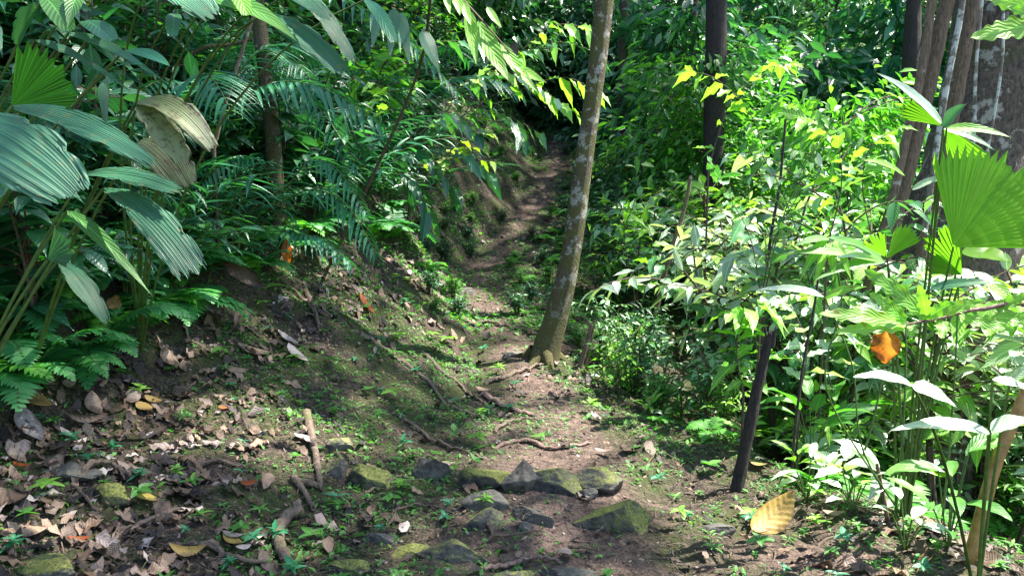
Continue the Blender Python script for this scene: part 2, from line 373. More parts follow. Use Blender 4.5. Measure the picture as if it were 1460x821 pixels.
# ------------------------------------------------------------------ materials
M = dict(
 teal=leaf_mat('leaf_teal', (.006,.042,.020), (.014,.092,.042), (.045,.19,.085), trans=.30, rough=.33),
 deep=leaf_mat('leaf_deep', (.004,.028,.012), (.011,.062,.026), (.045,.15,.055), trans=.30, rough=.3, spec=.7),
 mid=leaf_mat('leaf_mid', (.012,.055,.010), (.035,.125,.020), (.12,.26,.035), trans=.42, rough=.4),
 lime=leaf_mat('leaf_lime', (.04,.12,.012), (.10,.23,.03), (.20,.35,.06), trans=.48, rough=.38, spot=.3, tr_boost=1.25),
 pale=leaf_mat('leaf_pale', (.07,.12,.07), (.19,.26,.18), (.38,.44,.35), trans=.3, rough=.25, spec=1.0),  # pale leaf, whitened further to stand for blown sun glare
 gloss=leaf_mat('leaf_gloss', (.010,.048,.014), (.035,.12,.035), (.17,.27,.13), trans=.26, rough=.25, spec=1.0),  # light tone raised so the leaf colour carries blown highlights
 pleat=leaf_mat('leaf_pleated', (.010,.048,.022), (.020,.085,.042), (.045,.135,.080), trans=.24, rough=.40, vein='par', nv=22, bump=.5, spec=.55, spot=.42, spotcol=(.16,.17,.07)),  # bluish tint puts the sky's reflection into the leaf colour
 pleatdark=leaf_mat('leaf_pleated_dark', (.010,.06,.008), (.02,.10,.012), (.05,.18,.02), trans=.45, rough=.5, vein='par', nv=26),
 fanlime=leaf_mat('leaf_fan', (.03,.11,.010), (.08,.21,.018), (.16,.31,.03), trans=.66, rough=.35, vein='par', nv=26, tr_boost=1.6, veincol=(.30,.48,.06), bump=.5),
 dying=leaf_mat('leaf_dying', (.03,.045,.012), (.07,.095,.035), (.15,.16,.085), trans=.25, rough=.45, vein='par', nv=20, spot=.9, spotcol=(.07,.05,.02)),
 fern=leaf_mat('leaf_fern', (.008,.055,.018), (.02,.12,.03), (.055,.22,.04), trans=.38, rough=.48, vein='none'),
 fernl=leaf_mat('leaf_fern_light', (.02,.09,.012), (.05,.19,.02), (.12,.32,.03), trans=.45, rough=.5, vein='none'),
 canopy=leaf_mat('leaf_canopy', (.010,.042,.012), (.032,.10,.024), (.11,.21,.05), trans=.36, rough=.27, spec=.8, vein='none'),
 yellow=leaf_mat('leaf_yellow', (.07,.15,.015), (.13,.22,.02), (.24,.32,.035), trans=.36, rough=.45, spot=.5),
 stem=plain_mat('green_stem', (.03,.07,.012), (.09,.17,.03), 30, .5),
 twig=plain_mat('twig_wood', (.035,.024,.016), (.13,.095,.06), 60, .85),
 darktwig=plain_mat('dark_wood', (.010,.008,.007), (.05,.038,.03), 45, .85),
 root=bark_mat('root_bark', (.19,.14,.10), (.06,.04,.03), moss=(.12,.14,.03), mamt=.25, scale=16),
 pinkroot=bark_mat('root_pale', (.30,.20,.155), (.12,.075,.06), scale=20),
 bark=bark_mat('bark_mottled', (.15,.115,.065), (.035,.026,.014), lichen=(.40,.385,.31), lamt=.55, moss=(.13,.13,.022), mamt=.8, scale=19, stretch=.6, uplow=1.0, bump=.9),
 bark_l=bark_mat('bark_mossy', (.13,.105,.05), (.035,.026,.013), lichen=(.36,.36,.28), lamt=.4, moss=(.10,.115,.022), mamt=.6, scale=20, stretch=.5, bump=1.0),
 bark_d=bark_mat('bark_dark', (.050,.036,.030), (.010,.007,.006), moss=(.03,.035,.015), mamt=.2, scale=16, stretch=.2, bump=1.0),
 bark_m=bark_mat('bark_plain', (.085,.062,.042), (.025,.019,.014), lichen=(.2,.2,.15), lamt=.25, moss=(.06,.08,.015), mamt=.5, scale=12),
 bark_r=bark_mat('bark_rough', (.17,.13,.095), (.03,.022,.016), lichen=(.42,.40,.33), lamt=.42, moss=(.08,.085,.025), mamt=.35, scale=11, stretch=.4, bump=1.0),
 liana=bark_mat('liana_bark', (.22,.155,.10), (.07,.046,.03), lichen=(.42,.38,.32), lamt=.25, scale=18, stretch=.12),
 liana_g=bark_mat('liana_grey', (.22,.20,.16), (.08,.06,.045), lichen=(.55,.58,.52), lamt=.75, scale=9, stretch=.35),
 stalk=plain_mat('stalk_orange', (.16,.08,.02), (.40,.24,.07), 20, .5),
 soil=soil_mat('forest_soil'), rock0=rock_mat('rock_bare', .15), rock1=rock_mat('rock_mossy', .62), rock2=rock_mat('rock_very_mossy', 1.05),
 litter=litter_mat('dead_leaf', [(0, (.018,.012,.010)), (.25, (.060,.038,.026)), (.5, (.15,.098,.062)), (.7, (.29,.20,.135)), (.85, (.25,.215,.205)), (1, (.48,.42,.38))]),
 ylitter=litter_mat('yellow_dead_leaf', [(0, (.20,.12,.03)), (.5, (.34,.23,.05)), (1, (.50,.42,.09))], trans=.2),
 orange=litter_mat('orange_leaf', [(0, (.30,.07,.01)), (.5, (.55,.14,.012)), (1, (.8,.4,.05))], trans=.5),
 paint=plain_mat('orange_paint', (.5,.11,.02), (.65,.19,.04), 60, .7),
)
# ------------------------------------------------------------------ plant generators -> lists of (part name, MB, material key)
def rv(n, s=1.0): return rng.normal(0, s, (n,3))
def shrub(h=1.2, nst=5, L=.16, W=.055, shape='drip', spread=.5, lean=(0,0), mat='deep', tm=None, nb=4, dens=1.0, nl=6, sag=.3):
    fo, st = MB(), MB(); tms = tm or [tmpl(shape, nl, 2, .3, dr) for dr in (.08, .22, .4)]
    pos, dr, nr, LL = [], [], [], []
    def line(p0, p1, bend, r0):
        pts = curve(p0, p1, bend, 7); tube(st, pts, np.linspace(r0, r0*.4, 7), 5, .5, cap=False)
        ln = np.linalg.norm(p1-p0); k = max(3, int(ln/(L*.34)*dens)); ts = np.linspace(.22, 1, k)
        pp = np.stack([np.interp(ts, np.linspace(0,1,7), pts[:,i]) for i in range(3)], -1)
        ax = nz(p1-p0); sd = nz(np.cross(ax, [0,0,1]) + 1e-3)
        for i, q in enumerate(pp):
            s = 1 if i % 2 else -1
            d = ax*(.55 if i < k-1 else 1.5)+sd*s*(1.0 if i < k-1 else .1)+rng.normal(0, .25, 3)-np.array([0,0,sag])
            pos.append(q); dr.append(d); nr.append(np.array([0,0,1.0])+rng.normal(0, .35, 3)); LL.append(L*(.6+.6*rng.random()))
    for i in range(nst):
        a = rng.random()*6.283; sp_ = spread*rng.random()**.6
        p0 = np.array([math.cos(a), math.sin(a), 0])*.05; hh = h*(.6+.45*rng.random())
        p1 = np.array([math.cos(a)*sp_*h*.7+lean[0]*hh, math.sin(a)*sp_*h*.7+lean[1]*hh, hh])
        bend = np.array([-math.cos(a)*.06*h, -math.sin(a)*.06*h, .07*h]); line(p0, p1, bend, .006+.006*h)
        for b in range(nb):
            t = .3+.6*(b+rng.random())/nb; q = p0*(1-t)+p1*t+4*t*(1-t)*bend
            a2 = rng.random()*6.283; l2 = h*(.18+.25*rng.random())
            line(q, q+np.array([math.cos(a2)*l2, math.sin(a2)*l2, l2*.35]), np.array([0,0,.12*l2]), .004+.002*h)
    pos, dr, nr, LL = map(np.array, (pos, dr, nr, LL)); gi = rng.integers(0, len(tms), len(pos))
    ti = np.clip(rng.normal(.45, .22, len(pos))+.25*(pos[:,2]/h-.6), 0, 1)
    for g, t in enumerate(tms):
        k = gi == g
        if k.any(): leaves(fo, t, pos[k], dr[k], nr[k], LL[k], LL[k]*W/L*(.85+.3*rng.random(k.sum())), ti[k])
    return [('foliage', fo, mat), ('stem', st, 'twig')]
def tallsap(h=2.3, L=.2, W=.075, mat='gloss'):
    return shrub(h, 2, L, W, spread=.3, mat=mat, nb=8, dens=.85, nl=9, sag=.4)
def arching(h=.9, nst=7, L=.26, W=.04, mat='teal', lean=(.5,-.1), nodes=9, shape='lance'):
    fo, st = MB(), MB(); tms = [tmpl(shape, 7, 2, .35, d) for d in (.15, .35, .6)]
    for i in range(nst):
        a = rng.random()*6.283; hh = h*(.6+.5*rng.random()); ln = hh*(.8+.5*rng.random())
        dv = np.array([math.cos(a)*.45+lean[0], math.sin(a)*.45+lean[1]])
        t = np.linspace(0, 1, 9)
        pts = np.stack([dv[0]*ln*t**1.5, dv[1]*ln*t**1.5, hh*(t*1.5-.72*t*t)], -1)+rng.normal(0, .02, 3)*[1,1,0]
        tube(st, pts, np.linspace(.006, .002, 9), 5, .5, cap=False)
        ts = np.linspace(.3, 1, nodes); pp = np.stack([np.interp(ts, t, pts[:,j]) for j in range(3)], -1)
        ax = nz(np.gradient(pp, axis=0)); sd = nz(np.cross(ax, [0,0,1.0])); s = np.where(np.arange(nodes) % 2, 1., -1.)[:,None]
        d = ax*.8+sd*s*.75+rv(nodes, .14)+[0,0,-.1]; d[-1] = ax[-1]
        n = np.array([[0,0,1.0]])+rv(nodes, .25)
        LL = L*(.65+.5*rng.random(nodes))
        leaves(fo, tms[i % 3], pp, d, n, LL, LL*W/L, np.clip(rng.normal(.5, .25, nodes), 0, 1))
    return [('foliage', fo, mat), ('stem', st, 'stem')]
def fern(n=8, L=.6, mat='fern', lean=(.25,-.05), np_=20, wide=.34):
    fo, st = MB(), MB(); tm = tmpl('tooth', 10, 2, .12, .12)
    for i in range(n):
        a = 6.283*i/n+rng.normal(0, .3); l = L*(.7+.45*rng.random()); el = .5+.5*rng.random()
        t = np.linspace(0, 1, 10); dv = np.array([math.cos(a)+lean[0]*1.5, math.sin(a)+lean[1]*1.5]); dv /= max(.4, np.linalg.norm(dv))
        pts = np.stack([dv[0]*l*t*.85, dv[1]*l*t*.85, l*(el*1.15*t-(.55+.35*el)*t*t)], -1)
        tube(st, pts, np.linspace(.004, .0012, 10), 4, .5, cap=False)
        ts = np.linspace(.16, .98, np_); pp = np.stack([np.interp(ts, t, pts[:,j]) for j in range(3)], -1)
        ax = nz(np.gradient(pp, axis=0)); sd = nz(np.cross(ax, [0,0,1.0])); up = np.cross(sd, ax)
        pl = l*wide*np.clip(np.sin(np.pi*ts**.7)**.7, .12, 1)*(1-.35*ts)
        for s in (-1, 1):
            leaves(fo, tm, pp, sd*s+ax*.45+rv(np_, .05), up+rv(np_, .12), pl, np.full(np_, l*.062), np.clip(rng.normal(.5, .15)+rng.normal(0, .08, np_), 0, 1))
    return [('foliage', fo, mat), ('stem', st, 'stem')]
def palmfrond(fo, st, pts, L=.4, W=.035, n=24, droop=.5, r=.008, tint=.5, sidefac=1.0):
    t = np.linspace(0, 1, len(pts)); tube(st, pts, np.linspace(r, r*.25, len(pts)), 6, .5, cap=False)
    ts = np.linspace(.2, 1, n); pp = np.stack([np.interp(ts, t, pts[:,j]) for j in range(3)], -1)
    ax = nz(np.gradient(pp, axis=0)); sd = nz(np.cross(ax, [0,0,1.0]))
    ll = L*np.clip(np.sin(np.pi*(ts*.8+.12)), .35, 1)
    for s in (-1, 1):
        leaves(fo, tmpl('lance', 8, 2, .35, droop), pp, sd*s*sidefac+ax*(.55+.4*ts[:,None])+rv(n, .08), np.array([[0,0,1.0]])+rv(n, .15), ll*(.85+.3*rng.random(n)), W, np.clip(tint+rng.normal(0, .15, n), 0, 1))
def palm(n=6, Lf=1.3, h=.5, mat='teal', lean=(.3,-.1)):
    fo, st = MB(), MB()
    for i in range(n):
        a = 6.283*i/n+rng.normal(0, .3); l = Lf*(.75+.4*rng.random()); t = np.linspace(0, 1, 12)
        dv = np.array([math.cos(a)+lean[0], math.sin(a)+lean[1]]); el = .9+.6*rng.random()
        pts = np.stack([dv[0]*l*t*.8, dv[1]*l*t*.8, h*t**.3+l*(el*t-(.75+.3*el)*t*t)], -1)
        palmfrond(fo, st, pts, Lf*.30, Lf*.028, 22, .45, .009, .5)
    return [('foliage', fo, mat), ('stem', st, 'stem')]
def seedling(n=6, L=.07, W=.03, h=.05, mat='mid', shape='ovate', tiers=1):
    fo, st = MB(), MB(); tm = tmpl(shape, 6, 2, .25, .2)
    tube(st, curve((0,0,0), (rng.normal(0,.01), rng.normal(0,.01), h)), .0018, 4, .5, cap=False)
    for k in range(tiers):
        m = n-k; a = np.arange(m)*6.283/m+rng.random()*6; z = h*(.5+.5*(k+1)/tiers)
        d = np.stack([np.cos(a), np.sin(a), np.full(m, .25+.3*k)+rng.normal(0, .15, m)], -1)
        LL = L*(.6+.6*rng.random(m))*(1-.15*k)
        leaves(fo, tm, np.tile([0,0,z], (m,1)), d, np.array([[0,0,1.0]])+rv(m, .2), LL, LL*W/L, np.clip(rng.normal(.55, .2, m), 0, 1))
    return [('foliage', fo, mat), ('stem', st, 'stem')]
def upright(n=6, h=.9, L=.4, W=.10, mat='mid', lean=(0,0)):
    """ginger-like stalks ending in broad arching blades"""
    fo, st = MB(), MB()
    for i in range(n):
        a = 6.283*i/n+rng.normal(0, .4); hh = h*(.55+.5*rng.random()); o = np.array([math.cos(a), math.sin(a), 0])
        p1 = o*hh*.22+np.array([lean[0]*hh, lean[1]*hh, hh]); tube(st, curve(o*.02, p1, o*-.03), np.linspace(.006, .003, 8), 5, .5, cap=False)
        l = L*(.7+.5*rng.random()); e = p1+o*l*.85+np.array([0,0,l*(.5-.6*rng.random())])
        blade(fo, p1, e, l*W/L, np.array([0,0,1.0])+rng.normal(0, .3, 3), 'lance', 12, 4, .25, .12, tint=float(np.clip(rng.normal(.5, .22), 0, 1)), wave=.03, sd=i)
    return [('foliage', fo, mat), ('stem', st, 'stem')]
def bgtree(h=9, r=2.0, nleaf=5000, z0=.6, L=.2, mat='canopy', trunk_r=.07, shape='ellip', clump=.4):
    fo, st = MB(), MB(); t = np.linspace(0, 1, 14)
    wob = np.cumsum(rng.normal(0, .06, (14,2)), axis=0); pts = np.stack([wob[:,0], wob[:,1], h*t], -1); pts[0,:2] = 0
    tube(st, pts, trunk_r*(1.15-.9*t), 8, .5, .1, cap=False)
    nb = 46; ends = []
    for i in range(nb):
        f = (z0/h)+(1-z0/h)*rng.random(); q = np.array([np.interp(f, t, pts[:,j]) for j in range(3)])
        a = rng.random()*6.283; l = r*(.35+.75*rng.random())*(1-.45*f**3)
        e = q+np.array([math.cos(a)*l, math.sin(a)*l, l*(.1+.5*rng.random())])
        cpts = curve(q, e, (0,0,.08*l), 6); tube(st, cpts, np.linspace(trunk_r*.28, .008, 6), 5, .5, cap=False)
        for s in (.45, .7, .9, 1.05): ends.append(q*(1-s)+e*s)
    ends = np.array(ends); idx = rng.integers(0, len(ends), nleaf)
    pos = ends[idx]+rv(nleaf, clump)*[1,1,.7]; out = nz(pos*[1,1,0]+[0,0,.01])
    cl = rng.random(len(ends))
    ti = np.clip(cl[idx]*.7+rng.normal(.15, .18, nleaf), 0, 1)
    LL = L*(.6+.8*rng.random(nleaf)); d = out+rv(nleaf, .6)+[0,0,-.35]
    leaves(fo, tmpl(shape, 3, 2, .3, .2), pos, d, np.array([[0,0,1.0]])+rv(nleaf, .6), LL, LL*.42, ti)
    return [('crown', fo, mat), ('trunk', st, 'bark_m')]
LIB = {}
def lib(key, variants):
    LIB[key] = []
    for v in variants:
        LIB[key].append([(pn, mb.mesh(key+'_'+pn, M[mk])) for pn, mb, mk in v])
def put(key, p, name, label, cat, group, rz=None, s=1.0, var=None, tilt=(0,0), mats=None):
    v = LIB[key][int(rng.integers(len(LIB[key]))) if var is None else var % len(LIB[key])]
    o = thing(name, label, cat, p, group)
    o.rotation_euler = (tilt[0], tilt[1], rng.random()*6.283 if rz is None else rz)
    o.scale = (s, s, s*(.9+.2*rng.random()))
    for pn, me in v:
        c = bpy.data.objects.new(pn, me); C.objects.link(c); c.parent = o
        if mats and pn in mats:
            c.material_slots[0].link = 'OBJECT'; c.material_slots[0].material = M[mats[pn]]
    return o
# ================================================================== ground and path
def axis(segs):
    out = []
    for a, b, st in segs: out.append(np.arange(a, b, st))
    return np.concatenate(out+[[segs[-1][1]]])
gx = axis([(-80,-20,4), (-20,-9,.5), (-9,-4.5,.12), (-4.5,3.0,.03), (3.0,6,.1), (6,16,.5), (16,80,4)])
gy = axis([(-4,2,.5), (2,2.6,.1), (2.6,10.5,.03), (10.5,17,.08), (17,30,.5), (30,94,4)])
GX, GY = np.meshgrid(gx, gy, indexing='ij'); GZ = H(GX, GY)
def path_sun_mask(x, y):
    u = x-path_x(y)
    hw = ip(y, [3, 4.7, 5.6, 7, 9, 11, 17], [.62, .42, .26, .19, .22, .20, .18])*(1+1.1*vn(x*3, y*3))
    m = np.clip(1.35-np.abs(u)/hw, 0, 1)
    px, py, d = proj(np.stack([x.ravel(), y.ravel(), H(x, y, False).ravel()], -1))
    e = np.exp(-(((px-1180)/170)**2+((py-800)/45)**2)); e = np.where(d < 1, 0, e).reshape(x.shape)  # lower-right sun pool, painted as paler path-coloured soil
    return np.clip(m+e, 0, 1)
PM = path_sun_mask(GX, GY)
V = np.stack([GX, GY, GZ], -1).reshape(-1,3)
Qall = gridQ(len(gx)-1, len(gy)-1)
Qall = Qall[:, [0, 3, 2, 1]]
pmv = PM.ravel(); path_or_pool = (pmv[Qall].mean(1) > .5) & (V[Qall][:,:,1].mean(1) < 20)
def submesh(name, Q, mat):
    used = np.unique(Q); mp = np.zeros(len(V), int); mp[used] = np.arange(len(used))
    mb = MB(); mb.add(V[used], mp[Q], V[used][:,:2], pmv[used])
    o = obj(name, mb, mat); o['kind'] = 'structure'; return o
submesh('ground', Qall[~path_or_pool], M['soil']); submesh('footpath', Qall[path_or_pool], M['soil'])  # footpath also takes in the painted sun pool

# ================================================================== trees with trunks the photo shows
SUN_AZ, SUN_EL = R(62), R(62)     # azimuth from +Y towards +X
SUN = np.array([math.sin(SUN_AZ)*math.cos(SUN_EL), math.cos(SUN_AZ)*math.cos(SUN_EL), math.sin(SUN_EL)])
def trunk_px(pts, d, n=40, extra=None, sides=16, rough=.08, sink=.12):
    """trunk from photo outline points (px, py, width px) standing at depth d"""
    w = np.array([np.append(P(a, b, d), c*d/FPX/2) for a, b, c in pts])
    w[0,2] -= sink
    if extra is not None:
        for e in np.atleast_2d(extra):
            a = w[-1]; k = max(2, int(np.linalg.norm(e[:3]-a[:3])/.7)); f = np.linspace(0, 1, k+1)[1:,None]; w = np.vstack([w, a*(1-f)+e*f])
        n = n+30
    s = spline(w, n); return s[:,:3], s[:,3]
def add_flare(mb, base, r, n=5, L=.35, drop=.1):
    for i in range(n):
        a = 6.283*i/n+rng.normal(0, .3); e = base+np.array([math.cos(a)*L, math.sin(a)*L, 0]); e[2] = float(H(e[0], e[1]))-.03
        q = base+np.array([math.cos(a)*r*.5, math.sin(a)*r*.5, .16])
        tube(mb, curve(q, e, (0,0,-.02), 7), np.linspace(r*.42, .012, 7), 8, .5, .15, cap=False)
trees = {}
tb = GP(775, 512); dmain = float(proj(tb)[2][0])
mp_, mr_ = trunk_px([(772,518,52), (779,498,41), (792,455,34), (805,405,31), (815,355,28), (822,310,27), (828,262,26), (836,205,25), (844,150,25), (853,80,26), (862,0,27), (872,-80,27)], dmain,
                    extra=np.array([[1.15, dmain+.3, 6.5, .11], [1.3, dmain+.8, 17, .07]]), n=60)
mb = MB(); tube(mb, mp_, mr_, 20, .5, .05); add_flare(mb, mp_[1], mr_[1], 6, .26)
t = thing('leaning_tree', 'slim leaning tree with blotchy white and moss green bark beside the footpath', 'tree', mp_[0]); trees['main'] = t
tr = part('trunk', mb, M['bark'], t)
mb = MB(); q = P(814, 379, dmain); nr_ = nz(CAM-q); sx = nz(np.cross([0,0,1.], nr_))
tmv = []; 
th = np.linspace(0, 2*np.pi, 13)[:-1]
ring = [q+nr_*(.066)+sx*math.cos(a)*.022*(1+.3*math.sin(3*a))+np.array([0,0,1])*math.sin(a)*.045 for a in th]
mb.add(np.array(ring+[q+nr_*.074]), _fan(12), np.zeros((13,2)), .5)
mark = obj('paint_mark', mb, M['paint'], tr); mb2 = None
mark.matrix_parent_inverse.identity(); mark.location = (-np.array(t.location)).tolist()

def tree_px(key, name, label, pts, d, mat, rough=.08, sides=12, extra=None, group=None, flare=0, sink=.6, n=40):
    P_, R_ = trunk_px(pts, d, extra=extra, sink=sink, n=n)
    mb = MB(); tube(mb, P_, R_, sides, .5, rough)
    if flare: add_flare(mb, P_[1], R_[1], 6, flare)
    t = thing(name, label, 'tree', P_[0], group); part('trunk', mb, M[mat], t); trees[key] = t; return t
dl = 6.7; lb = P(395, 262, dl); print('left tree base gap', lb[2]-float(H(lb[0], lb[1])))
tree_px('left', 'slender_tree', 'slender upright tree with moss brown bark on the left bank above the ferns', [(397,262,25), (391,225,24), (386,170,22), (379,110,21), (373,60,21), (367,0,20), (361,-90,19)], dl, 'bark_l', extra=np.array([[-2.6, dl+.4, 17, .05]]), sink=max(.3, lb[2]-float(H(lb[0], lb[1]))+.2))
tree_px('dark', 'dark_tree', 'straight near-black tree trunk behind the sunlit bushes right of the leaning tree', [(1008,640,34), (1012,500,32), (1015,350,30), (1018,180,30), (1021,60,30), (1022,-120,29)], 11.5, 'bark_d', extra=np.array([[3.1, 11.5, 18, .1]]))
tree_px('back', 'brown_tree', 'narrow brown tree trunk just right of the upper part of the leaning tree', [(882,330,16), (886,190,15), (889,80,14), (890,-60,13)], 14.5, 'bark_m', extra=np.array([[1.9, 14.5, 17, .05]]))
tree_px('b2', 'dark_tree', 'thin dark trunk against the far leaves, left of the straight near-black trunk', [(980,330,12), (985,120,11), (994,-50,10)], 17, 'bark_d', extra=np.array([[3.8, 17, 17, .05]]))
tree_px('b3', 'dark_tree', 'dark trunk with a broken top half hidden by leaves left of the big rough trunk', [(1290,320,24), (1296,150,24), (1302,20,22), (1303,-40,8)], 14, 'bark_d')
tree_px('b4', 'background_tree', 'faint grey trunk in the top gap between the two upright trunks', [(940,360,9), (945,100,9), (952,-40,8)], 20, 'bark_m')
tree_px('b5', 'background_tree', 'thin trunk seen over the dark left bank at the top of the picture', [(232,200,14), (236,60,13), (232,-60,12)], 10.5, 'bark_m', sink=.8)
# the big tree on the right
dr_ = 7.2
big = tree_px('big', 'big_tree', 'massive tree with rough lichen spotted bark leaning right at the edge of the picture', [(1262,640,215), (1285,560,190), (1318,470,172), (1350,380,165), (1380,290,155), (1405,200,140), (1425,100,138), (1442,0,142), (1456,-120,140)], dr_+.5, 'bark_r', rough=.13, sides=30, extra=np.array([[6.6, dr_+1.6, 8, .36], [9.5, dr_+3, 18, .26]]), sink=1.2, n=70)
mbt = MB()
for a, b, w in (((1235,600), (1290,380), 50), ((1200,620), (1262,420), 34), ((1345,610), (1372,380), 46)):
    p0 = P(*a, dr_+.1); p0[2] -= .8; tube(mbt, curve(p0, P(*b, dr_+.15), (0,0,.1), 14), np.linspace(w, w*.55, 14)*dr_/FPX/2, 10, .5, .14)
part('buttress', mbt, M['bark_r'], big)
for lab, pts, w, dd, mt in (
    ('pinkish brown woody liana leaning steeply across the front of the big rough trunk', [(1222,470), (1252,390), (1290,260), (1322,130), (1350,0), (1370,-90)], 22, 6.6, 'liana'),
    ('thin brown liana, outermost on the left of the big rough trunk', [(1232,420), (1268,300), (1296,180), (1318,80), (1332,-40)], 13, 6.5, 'liana'),
    ('pale grey blotched liana running up beside the big rough trunk', [(1318,330), (1334,220), (1350,120), (1368,30), (1380,-60)], 9, 6.4, 'liana_g'),
    ('dark ridged liana pressed against the left face of the big rough trunk', [(1290,470), (1325,320), (1355,180), (1385,20), (1398,-60)], 20, 6.85, 'liana'),
    ('slender pale root-like liana hanging down the lichen spotted face of the big trunk', [(1400,250), (1418,160), (1430,70), (1428,-40)], 4, 6.55, 'liana_g'),
    ('thin pale liana hanging straight in front of the big trunk, nearest its middle', [(1376,300), (1388,200), (1392,90), (1404,-40)], 5, 6.5, 'liana_g')):
    q = np.array([P(a, b, dd) for a, b in pts]); mb = MB(); tube(mb, spline(q, 30), w*dd/FPX/2, 8, .5, .2)
    solo('liana', mb, M[mt], lab, 'liana', q[0])

# ================================================================== sticks, stakes, roots
def along(pts, lift=.01):
    g = np.array([GP(a, b) for a, b in pts]); s = spline(g, 24); s[:,2] = H(s[:,0], s[:,1])+lift; return s
def stick_ground(name, label, cat, pts, w, mat, lift=.012, taper=.5, bumpy=.25, group=None):
    s = along(pts, lift); d = float(proj(s[0])[2][0]); r = w*d/FPX/2
    s[:,2] += rng.normal(0, r*.25, len(s)); s[:2,2] -= r; s[-2:,2] -= r*.6
    mb = MB(); tube(mb, s, np.linspace(r, r*taper, len(s)), 8, .5, bumpy)
    return solo(name, mb, M[mat], label, cat, s[0], group)
stick_ground('root', 'dark knobbly root running down between the dead leaves and the mossy stones', 'root', [(436,592), (445,630), (452,665), (457,695)], 13, 'root', .02)
stick_ground('root', 'short dark root just below the knobbly one, slanting left', 'root', [(417,688), (432,702), (447,730)], 11, 'root', .02)
stick_ground('root', 'short woody root bridging from the slanting root towards the knobbly one', 'root', [(420,690), (440,695), (459,700)], 12, 'root', .02)
stick_ground('root', 'thick pale bent root sticking out of the soil at lower left centre', 'root', [(430,736), (408,750), (397,768), (400,790), (410,808)], 18, 'root', .03, .8)
stick_ground('root', 'long low mossy root crossing the bottom left towards the thick bent root', 'root', [(280,782), (310,792), (345,803), (392,812)], 11, 'root', .015)
stick_ground('root', 'moss covered root arching over a stone at far left', 'root', [(118,688), (140,676), (165,676), (190,690)], 12, 'root', .04)
stick_ground('root', 'pale exposed root curving down the bank toward the footpath bend', 'root', [(688,562), (712,578), (738,590), (762,594)], 9, 'pinkroot', .02)
stick_ground('root', 'thin mossy root lying under the pale exposed root at the path bend', 'root', [(705,618), (725,604), (748,600), (768,600)], 6, 'root', .015)
stick_ground('root', 'pinkish root at the bottom centre running right toward the flat stone', 'root', [(690,812), (735,808), (765,801), (800,803)], 9, 'pinkroot', .015)
stick_ground('root', 'long thin root running diagonally down the bare left bank', 'root', [(560,590), (600,618), (640,640), (690,655)], 6, 'root', .015)
stick_ground('root', 'mossy root crossing the lower left leaf litter', 'root', [(278,672), (310,664), (350,670)], 7, 'root', .015)
stick_ground('root', 'root crossing the footpath just before the foot of the leaning tree', 'root', [(690,548), (720,540), (752,528), (775,520)], 8, 'root', .015)
stick_ground('root', 'thin root crossing the footpath uphill of the leaning tree', 'root', [(655,452), (690,462), (735,470), (765,476)], 6, 'root', .015)
stick_ground('root', 'root stepping across the footpath in its sunny stretch above the stones', 'root', [(705,640), (750,632), (800,640), (845,632)], 7, 'pinkroot', .012)
stick_ground('root', 'long root following the slope down from the bare bank to the path', 'root', [(500,470), (560,510), (620,560), (690,600)], 8, 'root', .012)
stick_ground('root', 'forked root low on the bare bank, nearest the pale exposed one', 'root', [(600,505), (645,540), (690,575)], 6, 'root', .012)
for lab, pts, w in (('grey stick slanting up to the right in the lower left leaf litter', [(166,770), (200,754), (235,742), (262,733)], 9),
    ('short straight stick pointing down right near the yellow fallen leaf', [(102,694), (120,715), (138,741)], 6),
    ('thin dark stick lying flat below the stones', [(695,774), (735,770), (774,764)], 5),
    ('stubby stick propped against the dark split stone', [(693,745), (697,757), (702,770)], 6),
    ('dry twig lying on the soil to the right of the bent root', [(520,705), (560,690), (585,688)], 5),
    ('reddish twig at the bottom right of the stones', [(810,787), (830,786), (848,790)], 5),
    ('dry twig lying left of the thin dark stick', [(560,735), (610,728), (650,740)], 4),
    ('thin twig beneath the leaf litter at bottom left', [(20,730), (60,718), (90,722)], 5),
    ('brown stick resting on the bare bank below the ferns', [(434,410), (446,440), (455,470)], 8),
    ('pale dry stick on the bank beside the orange leaf', [(400,400), (432,430), (462,480)], 4)):
    stick_ground('stick', lab, 'stick', pts, w, 'twig' if w < 8 else 'root', .02)
def stake(name, label, cat, pts, w, d, mat, taper=.7, sides=8, rough=.2):
    q = np.array([P(a, b, d) for a, b in pts]); s = spline(q, 20); mb = MB()
    gz = float(H(s[0,0], s[0,1])); 
    if s[0,2] > gz: s = np.vstack([[s[0,0], s[0,1], gz-.05], s])
    tube(mb, s, np.linspace(w, w*taper, len(s))*d/FPX/2, sides, .5, rough)
    return solo(name, mb, M[mat], label, cat, s[0])
g = GP(1050, 700); dg = float(proj(g)[2][0])
stake('dead_post', 'dark dead pole with a broken top standing where the clearing drops off', 'pole', [(1049,706), (1058,660), (1070,600), (1082,545), (1092,500), (1097,478)], 19, dg, 'bark_d', .62, 14, .28)
post = C.objects['dead_post']; top = P(1097, 480, dg)-np.array(post.location)
mb = MB()
for i in range(6):
    o_ = rv(1, .012)[0]*[1,1,0]; tube(mb, [top+o_-[0,0,.05], top+o_*1.2+[0,0,.01], top+o_*1.5+[rng.normal(0,.004), 0, .03+.05*rng.random()]], [.010, .007, .001], 5, .5, .3, cap=False)
obj('splinter', mb, M['darktwig'], post)
